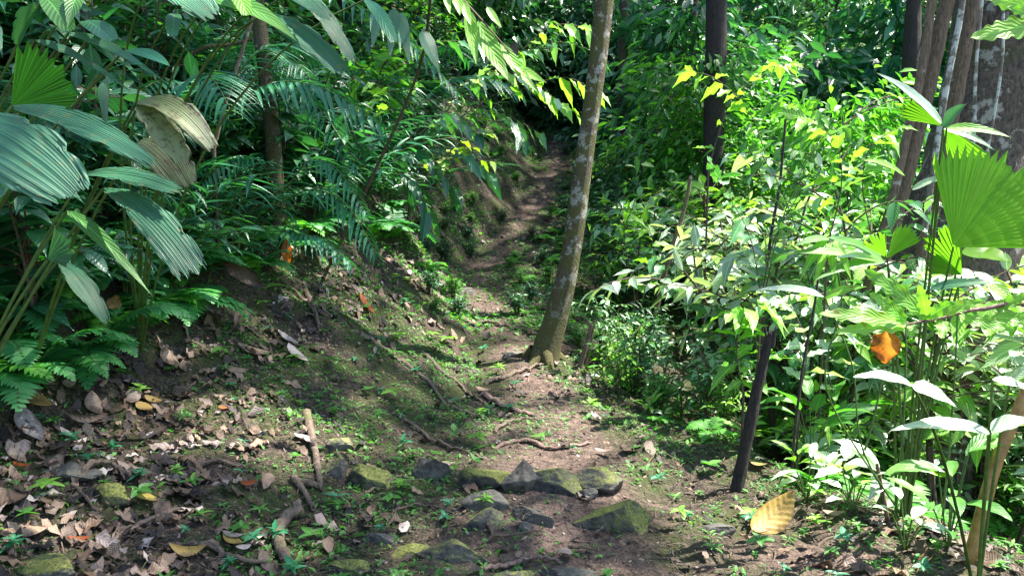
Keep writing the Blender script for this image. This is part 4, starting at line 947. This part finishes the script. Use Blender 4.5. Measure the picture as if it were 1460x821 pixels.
# --- left foreground: pleated bluish leaves
t = plant('pleated_plant', 'plant with huge pleated blue-green leaves filling the left edge', 'plant', (-160, 640), 2.7)
hl(t, (-80,165), (108,284), 120, 2.35, 'pleat', 'broad', 2.25, pleat=.045, jag=.08, tint=.85, arch=.05, npl=15, nl=26, stalk=(-1,0,1))
hl(t, (18,150), (224,238), 46, 2.6, 'pleat', 'broad', 2.4, jag=.14, tint=.6, arch=.05, npl=10, stalk=(-1,0,1))
hl(t, (96,300), (218,422), 24, 2.6, 'mid', 'lance', 2.5, pleat=0, tint=.35, arch=.05, stalk=(0,0,1))
hl(t, (122,248), (258,274), 34, 2.6, 'pleat', 'broad', 2.5, tint=.8, jag=.1, stalk=(0,0,1))
hl(t, (148,268), (282,396), 66, 2.6, 'pleat', 'wedge', 2.4, tint=.6, jag=.14, arch=.09, npl=12, stalk=(0,0,1))
hl(t, (84,370), (152,462), 30, 2.7, 'pleat', 'broad', 2.6, tint=.5, arch=.08, stalk=(0,0,1))
hl(t, (-60,230), (60,262), 60, 2.5, 'pleatdark', 'broad', 2.4, tint=.5, stalk=(0,0,1))
mb = MB(); cpt = P(16, 152, 2.7); fan(mb, cpt, P(88, 92, 2.65)-cpt, nz(CAM-cpt)+.2*UP, 118*2.7/FPX, 78, 11, .16, .05, 10, .35, .05, .02, sd=4)
part('leaf', mb, M['pleatdark'], t)['label'] = 'dark green fan leaf seen against the light'
mb = MB(); tube(mb, curve(t.location, cpt, (-.1,0,.1), 12), .006, 6, cap=False); part('stalk', mb, M['stem'], t)
mb = MB(); cpt = P(68, 370, 2.55); fan(mb, cpt, P(106, 338, 2.5)-cpt, nz(CAM-cpt)+.5*UP, 62*2.55/FPX, 85, 9, .12, .06, 8, .9, .1, .1, sd=9)
part('leaf', mb, M['pleat'], t); mb = MB(); tube(mb, curve(t.location, cpt, (0,0,.1), 12), .005, 6, cap=False); part('stalk', mb, M['stem'], t)
t = plant('strap_leaved_plant', 'plant with long narrow bluish strap leaves at the upper left', 'plant', (-110, 560))
for b, e, w, mt, tn, sh in (((98,47),(236,118),22,'pleat',.8,'lance'), ((50,57),(190,134),17,'pleat',.75,'lance'), ((28,64),(42,6),44,'pleat',.6,'broad'), ((62,-5),(98,44),34,'mid',.45,'broad'), ((112,-12),(96,40),26,'mid',.5,'lance'),
    ((66,44),(118,42),16,'pleat',.55,'lance'), ((118,30),(160,58),34,'deep',.7,'broad'), ((-8,30),(4,84),14,'pleat',.8,'lance'), ((150,28),(182,5),18,'teal',.7,'lance'), ((178,72),(242,94),24,'teal',.8,'ellip'), ((155,100),(205,92),20,'teal',.6,'ellip')):
    hl(t, b, e, w, 2.9, mt, sh, 2.75, pleat=.03 if mt == 'pleat' else 0, jag=.05 if mt == 'pleat' else 0, tint=tn, arch=.05, stalk=(-.5,0,1), npl=5)
t = plant('dying_leaf_plant', 'plant with two drooping half dead grey green leaves right of the huge pleated leaves', 'plant', (40, 552))
hl(t, (195,145), (305,214), 44, 3.0, 'dying', 'broad', 2.9, tint=.6, arch=.16, jag=.06, stalk=(0,0,1))
hl(t, (198,150), (260,232), 46, 3.0, 'dying', 'broad', 2.9, tint=.95, arch=.1, jag=.08, stalk=(0,0,1), lab='drooping leaf gone pale and grey')
hl(t, (200,200), (268,268), 66, 3.1, 'dying', 'broad', 3.0, tint=.15, arch=.14, jag=.08, stalk=(0,0,1), lab='brown and olive dying leaf')
hl(t, (146,118), (152,190), 14, 3.0, 'pleat', 'lance', 2.9, tint=.3, pleat=0, jag=0)
# --- tops
t = plant('arching_palm', 'palm whose broad blue-green leaves hang in from the top left', 'palm', (190, 300), 4.6)
for b, e, w, mt, tn in (((214,-22),(304,28),58,'pleat',.85), ((305,0),(425,60),36,'mid',.65), ((372,22),(490,108),40,'pleat',.6), ((420,-16),(505,92),26,'pleat',.7), ((330,-14),(352,22),26,'lime',.4), ((250,20),(246,52),22,'deep',.6), ((392,-14),(470,30),30,'pleat',.75), ((520,0),(562,60),20,'teal',.7)):
    hl(t, b, e, w, 3.4, mt, 'broad' if mt != 'mid' else 'lance', 3.2, pleat=.04 if mt == 'pleat' else 0, jag=.1 if mt == 'pleat' else .0, tint=tn, arch=.08, npl=8, stalk=(-1,0,3))
def frond_px(root, pts, d, L, W, n, mat, tint=.5, droop=.5, r=.007):
    fo, st = MB(), MB(); q = spline(np.array([P(a, b, dd) for (a, b), dd in zip(pts, d)]), 16)
    palmfrond(fo, st, q, L, W, n, droop, r, tint); f = part('frond', fo, M[mat], root); st.V = [v-np.array(root.location) for v in st.V]; obj('midrib', st, M['stem'], f)
t = plant('feather_palm', 'large feather-leaved palm arching down over the bank left of the footpath', 'palm', (300, 330), 7.0)
for pts, d in (([(300,-10),(440,-20),(560,40),(650,130)], (6.6,6.2,5.9,5.8)), ([(330,150),(400,120),(460,160),(510,240)], (6.8,6.4,6.2,6.0)),
               ([(300,200),(250,120),(200,130),(160,190)], (6.8,6.2,5.8,5.6))):
    frond_px(t, pts, d, .24, .030, 22, 'teal')
t = plant('feather_palm', 'feather palm with bluish drooping leaflets above the ferns at middle left', 'palm', (420, 330), 6.6)
for pts, d in (([(400,280),(440,230),(480,240),(520,300)], (6.3,6.1,6,5.9)), ([(400,290),(450,270),(500,300),(535,360)], (6.3,6.1,6,5.9)), ([(395,280),(370,230),(330,225),(290,260)], (6.3,6.0,5.8,5.6)), ([(400,285),(420,330),(460,340),(500,375)], (6.2,6.0,5.9,5.8))):
    frond_px(t, pts, d, .22, .026, 18, 'teal', .65)
def leafy(root, pts, d, L, W, mat, n=12, tint=.6, droop=.3, shape='drip', r=.005, spread=.9, sag=.35):
    pts = np.array([P(a, b, dd) for (a, b), dd in zip(pts, np.broadcast_to(d, (len(pts),)))]); q = spline(pts, 14)
    st = MB(); tube(st, q, np.linspace(r, r*.4, 14), 6, .5, cap=False); o = obj('twig', None, None) if False else part('twig', st, M['twig'], root)
    ts = np.linspace(.12, 1, n); t_ = np.linspace(0, 1, 14); pp = np.stack([np.interp(ts, t_, q[:,j]) for j in range(3)], -1)
    ax = nz(np.gradient(pp, axis=0)); sd = nz(np.cross(ax, UP)); s = np.where(np.arange(n) % 2, 1., -1.)[:,None]
    fo = MB(); dr = ax*.6+sd*s*spread+rv(n, .25)-UP*sag; LL = L*(.6+.6*rng.random(n))
    for g in range(3):
        k = np.arange(n) % 3 == g
        leaves(fo, tmpl(shape, 9, 4, .25, [.1,.3,.5][g], .06), pp[k], dr[k], UP+rv(int(k.sum()), .35), LL[k], LL[k]*W/L, np.clip(tint+rng.normal(0, .2, int(k.sum())), 0, 1))
    part('foliage', fo, M[mat], root)
t = plant('hanging_branch_shrub', 'shrub with long bright lime leaves hanging in the light at top centre', 'shrub', (470, 300), 7.0)
for b, e, w in (((668,14),(680,92),20), ((650,-22),(656,22),20), ((682,30),(727,117),30), ((714,62),(768,132),20), ((660,2),(672,36),14), ((742,96),(780,118),16), ((695,10),(716,40),12), ((635,-14),(642,20),12), ((730,82),(752,110),14)):
    hl(t, b, e, w, 4.6, 'lime', 'lance', 4.5, pleat=0, jag=0, tint=.75, arch=-.04, fold=.2, wave=.02)
mb = MB(); tube(mb, spline(np.vstack([np.array(t.location), P(590, 120, 6.0), P(620, -30, 5.0), P(668, 8, 4.6), P(745, 96, 4.6)]), 30), np.linspace(.014, .003, 30), 6, cap=False); part('stem', mb, M['twig'], t)
for b, e, w in (((562,12),(556,82),20), ((572,18),(584,92),16), ((602,44),(627,102),22), ((540,20),(530,70),14)):
    hl(t, b, e, w, 5.0, 'pleat', 'lance', 4.9, pleat=0, jag=0, tint=.75, arch=0, fold=.2, wave=.02, lab='bluish hanging leaf')
t = plant('sunlit_shrub', 'shrub with glossy leaves catching white light beyond the uphill path bend', 'shrub', (640, 270), 9.5)
for pts, mt, n in (([(640,200),(700,110),(790,60),(860,80)], 'gloss', 14), ([(640,210),(720,140),(800,110),(850,130)], 'lime', 14), ([(650,160),(700,90),(760,70)], 'gloss', 12), ([(620,180),(660,120),(720,100),(790,140)], 'pale', 14), ([(600,190),(640,160),(720,165),(770,190)], 'gloss', 12),
                   ([(600,150),(580,90),(620,60),(680,60)], 'gloss', 12), ([(640,180),(740,120),(820,160)], 'lime', 12), ([(700,120),(780,40),(840,40)], 'lime', 12), ([(560,140),(520,110),(500,130)], 'lime', 10), ([(560,160),(540,140),(500,160)], 'lime', 10)):
    leafy(t, pts, 8.6, .26, .09, mt, n, .6)
t = plant('yellowing_shrub', 'small shrub with yellow green leaves on the bank above the mossy path bank', 'shrub', (640, 300), 8.6)
for pts in ([(610,250),(640,215),(690,210)], [(620,240),(660,200),(700,190)], [(600,235),(650,225),(700,230)]): leafy(t, pts, 7.8, .18, .07, 'yellow', 6, .3)
t = plant('drooping_shrub', 'dark shrub with broad drooping leaves over the top of the mossy path bank', 'shrub', (600, 300), 8.2)
for pts in ([(560,230),(600,220),(650,270)], [(600,260),(650,220),(700,250)], [(580,200),(630,160),(680,190)], [(560,240),(590,260),(610,300)], [(650,200),(720,170),(750,200)]): leafy(t, pts, 7.6, .24, .09, 'deep', 10, .5)
# --- right side: fan-leaved plant and neighbours
t = plant('fan_palm', 'fan-leaved plant with one big glowing pleated leaf at the right edge', 'palm', (1290, 730), 3.9)
def fan_px(root, c, a, d, rpx, span, nseg, mat='fanlime', tint=.6, sd=1, n=None, **kw):
    cpt = P(*c, d); ap = P(*a, d); mb = MB(); fan(mb, cpt, ap-cpt, (nz(CAM-cpt)+.15*UP) if n is None else n, rpx*d/FPX, span, nseg, sd=sd, tint=tint, **kw); part('leaf', mb, M[mat], root)
    mb = MB(); q = np.array(root.location); tube(mb, curve(q+rng.normal(0,.02,3)*[1,1,0], cpt, (0,0,.1), 16), np.linspace(.007, .004, 16), 6, cap=False); part('stalk', mb, M['stem'], root)
fan_px(t, (1359,352), (1420,288), 3.3, 172, 100, 26, tint=.75, sd=3, amp=.035, jag=.06, cup=.05, droop=.02)
fan_px(t, (1265,368), (1300,322), 3.5, 66, 44, 9, tint=.8, sd=5, amp=.05, jag=.1)
fan_px(t, (1265,368), (1238,322), 3.5, 50, 52, 8, tint=.85, sd=6, amp=.05, jag=.14)
fan_px(t, (1372,392), (1340,330), 3.6, 90, 46, 8, tint=.45, sd=7, amp=.05)
fan_px(t, (1372,392), (1330,372), 3.6, 60, 40, 7, tint=.6, sd=8, amp=.05)
fan_px(t, (1345,180), (1384,232), 3.5, 84, 50, 10, tint=.5, sd=9, amp=.05)
fan_px(t, (1345,180), (1295,148), 3.5, 74, 36, 8, tint=.6, sd=10, amp=.05)
for b, e, w, mt, tn, d in (((1345,178),(1250,104),22,'pale',.7,3.5), ((1345,180),(1378,148),28,'pleat',.9,3.5), ((1350,182),(1442,196),18,'lime',.5,3.4), ((1400,360),(1440,374),26,'fanlime',.7,3.5), ((1372,356),(1432,372),30,'fanlime',.5,3.6),
    ((1325,412),(1432,404),18,'deep',.7,3.4), ((1260,372),(1178,338),26,'mid',.8,3.7), ((1262,374),(1105,364),18,'lime',.35,3.8), ((1262,372),(1160,400),20,'mid',.7,3.8), ((1175,422),(1076,414),17,'pale',.6,3.7), ((1176,424),(1236,408),18,'lime',.7,3.7),
    ((1178,340),(1140,400),16,'lime',.7,3.8), ((1182,345),(1160,410),14,'lime',.8,3.8), ((1186,345),(1188,402),14,'lime',.6,3.8), ((1190,342),(1214,400),14,'lime',.7,3.8), ((1182,340),(1130,352),16,'mid',.8,3.8), ((1255,370),(1190,368),14,'pale',.8,3.7),
    ((1410,400),(1450,440),22,'lime',.6,3.5), ((1290,250),(1230,228),16,'lime',.7,3.7), ((1300,270),(1358,250),14,'pale',.7,3.6), ((1345,182),(1420,215),14,'deep',.9,3.5)):
    hl(t, b, e, w, d, mt, 'lance', d-.1, pleat=0, jag=0, tint=tn, arch=.06, fold=.2, wave=.02, stalk=(0,0,1) if (d < 3.45 or w > 28) else None)
for a, b, c_ in (((1180,560),(1200,430),(1180,342)), ((1230,640),(1215,520),(1176,424))):
    mb = MB(); tube(mb, spline(np.vstack([np.array(t.location), [P(*a, 3.8)], [P(*b, 3.8)], [P(*c_, 3.8)]]), 24), .004, 6, cap=False); part('stalk', mb, M['stem'], t)
for i in range(0, 9, 3):
    a = (1210+26*i+rng.normal(0,8), 700+rng.normal(0,15)); b = (1225+24*i+rng.normal(0,30), 430+rng.normal(0,50)); mb = MB(); d = 3.7+.5*rng.random()
    p0 = P(*a, d); p0[2] = float(H(p0[0], p0[1]))-.02; tube(mb, curve(p0, P(*b, d), rv(1, .03)[0], 12), np.linspace(.007, .004, 12), 6, cap=False)
    part('stalk', mb, M['stem'], t)
t = plant('lobed_leaf_sapling', 'sapling branch with wavy edged lime leaves reaching in from the right edge', 'sapling', (1500, 780), 2.9)
for b, e, w, tn in (((1292,462),(1168,447),30,.75), ((1288,466),(1190,474),25,.85), ((1292,458),(1240,418),27,.7), ((1322,452),(1232,384),34,.55), ((1322,455),(1310,405),20,.6), ((1322,452),(1362,430),24,.5), ((1345,446),(1400,428),22,.7), ((1345,456),(1342,482),24,.6), ((1375,455),(1446,470),24,.7), ((1410,452),(1475,458),24,.75), ((1420,440),(1472,418),22,.7), ((1300,462),(1298,484),14,.6)):
    hl(t, b, e, w, 2.6, 'lime', 'lobed', 2.55, pleat=0, jag=0, tint=tn, arch=.03, fold=.1, wave=.06, nl=40, nrm=nz(CAM-P(*b,2.6))*1.0+UP*.5)
mb = MB(); tube(mb, spline(np.vstack([np.array(t.location), [P(1520,600,2.8)], [P(1478,447,2.6)], [P(1400,440,2.6)], [P(1345,452,2.6)], [P(1288,463,2.6)]]), 40), np.linspace(.012, .003, 40), 7, cap=False, rough=.2); part('stem', mb, M['pinkroot'], t)
mb = MB(); p0 = P(1262,466,2.6); blade(mb, p0, P(1262,518,2.62), 40*2.6/FPX, nz(CAM-p0), 'ellip', 30, 10, .3, 0, 0, 8, 0, .72, .10, .25); solo('dead_leaf', mb, M['orange'], 'crumpled glowing orange leaf hanging from the lime leaved branch', 'leaf', p0)
t = plant('lobed_leaf_sapling', 'sapling with toothed lime leaves in the top right corner', 'sapling', (1560, 700), 2.8)
for b, e, w, tn in (((1490,34),(1384,54),38,.8), ((1484,18),(1398,-8),34,.85), ((1490,30),(1436,10),20,.7)):
    hl(t, b, e, w, 2.2, 'lime', 'lobed', 2.15, pleat=0, jag=0, tint=tn, arch=.02, fold=.1, wave=.05, nl=40, nrm=nz(CAM-P(*b,2.2))+UP*.3)
mb = MB(); tube(mb, curve(t.location, P(1488,28,2.2), (.2,0,0), 20), np.linspace(.012,.004,20), 6, cap=False); part('stem', mb, M['twig'], t)
t = plant('broadleaf_plant', 'plant with wide pale shining leaves held flat at the right edge', 'plant', (1400, 760), 3.0)
for b, e, w, tn in (((1300,548),(1216,537),30,.7), ((1300,548),(1364,580),30,.8), ((1412,616),(1270,613),34,.75), ((1412,612),(1476,598),34,.8), ((1440,545),(1475,520),24,.5), ((1415,540),(1478,560),20,.5)):
    hl(t, b, e, w, 2.8, 'pale', 'lance', 2.75, pleat=0, jag=0, tint=tn, arch=.07, fold=.15, wave=.03, nrm=UP+nz(CAM-P(*b,2.8))*.55, stalk=(0,0,1))
for sx_, lab, cols in (((1420,760), 'plant with broad upright leaves below the wide pale leaves, bottom right corner', 'mid'), ((1370,745), 'lime leaved herb near the thick orange brown stalk', 'lime'), ((1290,790), 'pale green herb with spreading leaves in the sunny dead leaves at bottom right', 'pale'),
    ((1215,735), 'pale broad-leaved herb just right of the big curled yellow leaf', 'pale'), ((1150,715), 'low pale herb between the dark pole foot and the curled yellow leaf', 'pale'), ((1350,790), 'broad mid green herb against the foot of the thick orange brown stalk', 'mid'), ((1250,700), 'broad green herb shading the reddish bare stem', 'mid')):
    t = plant('broadleaf_herb', lab, 'plant', sx_)
    big_ = cols == 'mid'
    for i in range(9 if big_ else 7):
        a = 6.283*i/8+rng.normal(0, .3); h = rng.uniform(.10, .45) if big_ else rng.uniform(.05, .22); q = np.array(t.location); p0 = q+np.array([math.cos(a)*.06, math.sin(a)*.06, h]); l = rng.uniform(.12, .22) if big_ else rng.uniform(.08, .14)
        p1 = p0+np.array([math.cos(a), math.sin(a), rng.uniform(-.3, .5)])*l; mb = MB(); blade(mb, p0, p1, l*.38, UP+rng.normal(0,.2,3), 'ellip', 12, 4, .2, .1, tint=float(rng.uniform(.4,.8)), wave=.03, sd=i); part('leaf', mb, M[cols], t)
        mb = MB(); tube(mb, curve(q, p0, (0,0,.01), 6), .003, 5, cap=False); part('stalk', mb, M['stem'], t)
# white-lit saplings in the middle of the sunny side
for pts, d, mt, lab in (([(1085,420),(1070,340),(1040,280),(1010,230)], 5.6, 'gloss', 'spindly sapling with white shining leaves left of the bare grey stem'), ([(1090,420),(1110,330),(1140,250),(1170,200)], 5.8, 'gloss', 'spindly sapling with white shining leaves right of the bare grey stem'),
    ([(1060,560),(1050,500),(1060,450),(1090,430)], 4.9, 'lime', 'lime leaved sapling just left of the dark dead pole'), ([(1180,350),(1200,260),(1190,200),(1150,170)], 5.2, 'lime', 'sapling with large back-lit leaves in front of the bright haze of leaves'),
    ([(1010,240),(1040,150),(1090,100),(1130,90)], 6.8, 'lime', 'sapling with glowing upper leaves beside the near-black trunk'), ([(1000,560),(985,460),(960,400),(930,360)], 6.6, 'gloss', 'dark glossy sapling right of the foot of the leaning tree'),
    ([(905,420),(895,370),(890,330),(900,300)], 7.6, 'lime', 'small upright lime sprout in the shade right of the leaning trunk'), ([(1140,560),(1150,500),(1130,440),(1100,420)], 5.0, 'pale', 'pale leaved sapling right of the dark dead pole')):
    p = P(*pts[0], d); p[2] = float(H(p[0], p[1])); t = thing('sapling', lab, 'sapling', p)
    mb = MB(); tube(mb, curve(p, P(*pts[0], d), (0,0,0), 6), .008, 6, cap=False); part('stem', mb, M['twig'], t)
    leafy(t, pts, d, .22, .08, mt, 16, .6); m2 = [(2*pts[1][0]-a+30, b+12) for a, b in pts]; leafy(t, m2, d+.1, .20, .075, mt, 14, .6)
# ================================================================== individual fallen leaves
def fallen(px, py, ln, asp, ang, mat, tint, label, curl=.3, lift=.02, shape='ellip', stand=0.0, name='fallen_leaf'):
    p = GP(px, py); d = float(proj(p)[2][0]); n = gnormal(p); vis = nz(CAM-p)
    a = R(ang); right = np.array([1.0,0,0]); fwd = nz(np.cross(n, np.cross(UP*0+np.array([0,1.0,0]), n))); right = nz(np.cross(fwd, n))
    dr = nz(right*math.cos(a)+fwd*math.sin(a)); 
    nn = nz(n*(1-stand)+vis*stand+rng.normal(0, .06, 3)); dr = nz(dr-nn*(dr@nn)); L = ln*d/FPX*1.05
    mb = MB(); X, Y, Z, DZ, Q, UV = tmpl(shape, 14, 8, .35*curl, 0, .035, curl*.8)
    c0 = p+n*(lift+.012+stand*L*asp*.35)-dr*L/2; sx = np.cross(dr, nn)
    V = c0+dr*(Y*L)[:,None]+sx*(X*L*asp)[:,None]+nn*(Z*L*asp+curl*.28*L*(2*Y-1)**2)[:,None]
    mb.add(V, Q, UV, tint); solo(name, mb, M[mat], label, 'leaf', p)
FL = [
 (205,716,44,.5,-15,'ylitter',.75,'clean yellow leaf with pointed tip on the left leaf litter',.2),
 (265,798,50,.55,25,'ylitter',.35,'brownish yellow curled leaf near the bottom left edge',.6),
 (46,571,48,.65,5,'ylitter',.2,'rounded yellow brown leaf at far left among the dark litter',.3),
 (38,614,62,.6,-25,'litter',.85,'large grey mauve leaf with torn edge at the far left',.2),
 (95,627,28,.45,-10,'litter',.9,'small bluish grey leaf right of the large grey mauve leaf',.2),
 (132,585,46,.5,-45,'litter',.72,'tan leaf slanting down to the right in the upper left litter',.4),
 (122,608,50,.35,40,'litter',.3,'long brown ribbed leaf crossing under the tan slanting leaf',.5),
 (188,574,38,.55,-70,'litter',.78,'pale pinkish leaf standing upright in the left litter',.3),
 (205,590,26,.7,-10,'ylitter',.4,'small round yellow leaf below the pale pinkish one',.2),
 (218,577,26,.5,-5,'ylitter',.3,'olive yellow leaf beside the small round yellow one',.3),
 (260,568,34,.75,-30,'litter',.15,'dark grey leaf left of the red petal',.3),
 (95,555,24,.6,80,'litter',.75,'light tan leaf tip sticking up at the upper left litter',.4),
 (360,504,46,.5,15,'litter',.68,'broad tan leaf at the top of the litter slope',.3),
 (412,490,44,.35,-10,'litter',.9,'grey leaf, upper one of a crossed pair on the bank',.2),
 (422,510,50,.38,-40,'litter',.97,'pale grey leaf, lower one of a crossed pair on the bank',.2),
 (335,535,34,.5,20,'litter',.6,'brown leaf below the crossed grey pair',.4),
 (240,520,44,.5,-30,'litter',.7,'pinkish tan crumpled leaf on the litter slope above the upright one',.5),
 (520,440,44,.3,-38,'orange',.15,'orange brown narrow leaf lying on the bare bank',.2),
 (718,688,40,.42,5,'lime',.9,'bright lime leaf lying on the stones in the centre',.2),
 (766,627,26,.5,35,'mid',.8,'green leaf on the sunny path above the split stones',.2),
 (806,796,26,.8,80,'litter',.78,'triangular pink tan leaf standing near the bottom centre',.2),
 (352,697,24,.5,45,'orange',.05,'rusty brown leaf beside the seedlings at lower left',.4),
 (330,780,38,.5,-30,'ylitter',.55,'yellowish leaf overlapping a green one in the bottom left',.4),
 (330,775,30,.5,0,'litter',.8,'beige leaf next to the overlapping yellowish leaf',.3),
 (345,790,24,.6,50,'litter',.9,'grey leaf below the overlapping yellowish leaf',.2),
 (112,778,30,.4,20,'orange',.05,'reddish brown leaf at bottom left beside a lime seedling',.5),
 (440,637,26,.45,-40,'litter',.85,'grey purple leaf beside the knobbly root',.2),
 (430,632,26,.5,-10,'litter',.88,'pale mauve leaf just left of the knobbly root',.2),
 (15,720,60,.6,-20,'litter',.45,'large crumpled brown leaf at the left edge below the stones',.5),
 (40,770,54,.6,10,'litter',.7,'greyish crumpled leaf in the bottom left corner',.5),
 (20,655,50,.4,-30,'litter',.75,'pinkish torn leaf at the far left edge',.3),
 (30,672,24,.5,5,'orange',.02,'small red brown leaf under the pinkish torn one',.3),
 (285,690,30,.5,60,'litter',.5,'brown leaf curled over the small pyramid stone',.6),
 (262,560,26,.5,40,'litter',.35,'brown leaf near the dark grey leaf',.4),
 (1345,765,46,.5,20,'litter',.9,'large pale dead leaf in the sun at the right',.3),
 (1190,740,30,.5,-20,'litter',.6,'brown leaf in the sun right of the curled yellow leaf',.4),
 (1080,670,26,.6,-30,'ylitter',.3,'small ochre leaf by the foot of the dark dead pole',.4),
 (1300,735,34,.5,-50,'litter',.85,'pale brown leaf leaning on the reddish bare stem',.4),
 (1395,735,44,.5,10,'litter',.95,'whitish leaf by the thick orange brown stalk',.3),
 (1240,700,28,.5,80,'litter',.4,'brown curled leaf standing in the shade of the fan-leaved plant',.7),
 (860,650,28,.45,-35,'litter',.8,'pinkish leaf at the edge of the drop right of the centre',.3),
 (850,600,26,.4,-60,'litter',.82,'pale strip of dead leaf hanging on the edge of the drop',.3),
 (950,757,34,.4,0,'litter',.4,'dark grey brown leaf right of the large thick-mossed stone',.2),
 (690,560,24,.5,-20,'litter',.7,'tan leaf on the shaded path below the leaning tree',.3)]
for f in FL: fallen(*f)
fallen(316, 590, 12, .6, 20, 'orange', .35, 'small red petal in the patch of sun on the left slope', .3, name='petal')
fallen(1103, 756, 82, .55, 38, 'ylitter', .55, 'big curled yellow brown leaf standing on edge at lower right', .5, .035, stand=.55)
for (b, e, w, mt, tn, lab) in (((408,340),(410,382),14,'orange',.5,'orange yellow leaf hanging vertically in the bank plants'), ((318,374),(378,410),20,'litter',.3,'rolled brown dead leaf lying across the bank plants'), ((445,178),(432,205),26,'litter',.75,'pale dead leaf caught beside the slender mossy tree'),
    ((672,240),(682,262),9,'litter',.45,'brown hanging dead leaf under the yellow green shrub'), ((735,60),(728,92),14,'litter',.4,'brown dead leaf hanging in the sunlit shrub'), ((155,425),(172,438),22,'ylitter',.15,'brown rounded dead leaf caught in the low ferns')):
    g_ = GP(*b); d = max(2.5, float(proj(g_)[2][0])-.35) if b[1] > 150 and b[0] < 500 else 7.6
    mb = MB(); blade(mb, P(*b, d), P(*e, d), w*d/FPX, nz(CAM-P(*b, d)), 'ellip', 14, 6, .4, .0, 0, 8, 0, tn, .10); solo('dead_leaf', mb, M[mt], lab, 'leaf', P(*b, d))
# ================================================================== sky, sun, camera
w = bpy.data.worlds.new('World'); scene.world = w; w.use_nodes = True; nt = w.node_tree; nt.nodes.clear()
sky = nt.nodes.new('ShaderNodeTexSky'); sky.sky_type = 'NISHITA'; sky.sun_disc = False
sky.sun_elevation = SUN_EL; sky.sun_rotation = SUN_AZ; sky.air_density = 1.0; sky.dust_density = 1.0; sky.ozone_density = 1.0
bg = nt.nodes.new('ShaderNodeBackground'); bg.inputs[1].default_value = .10
out = nt.nodes.new('ShaderNodeOutputWorld'); nt.links.new(sky.outputs[0], bg.inputs[0]); nt.links.new(bg.outputs[0], out.inputs[0])
sd = bpy.data.lights.new('Sun', 'SUN'); sd.energy = 5; sd.angle = R(.5); sd.color = (1, .93, .84)
so = bpy.data.objects.new('Sun', sd); C.objects.link(so); so.rotation_euler = Vector(SUN).to_track_quat('Z', 'Y').to_euler()
cd = bpy.data.cameras.new('Camera'); co = bpy.data.objects.new('Camera', cd); C.objects.link(co)
cd.sensor_width = 36; cd.lens = FPX/1460*36; cd.clip_start = .05; cd.clip_end = 500
co.location = tuple(CAM); co.rotation_euler = (R(90)-PITCH, 0, 0); scene.camera = co
scene.view_settings.view_transform = 'Standard'; scene.view_settings.look = 'None'; scene.view_settings.exposure = 0

scene.cycles.film_exposure = 4.6     # long exposure of a picture taken in forest shade
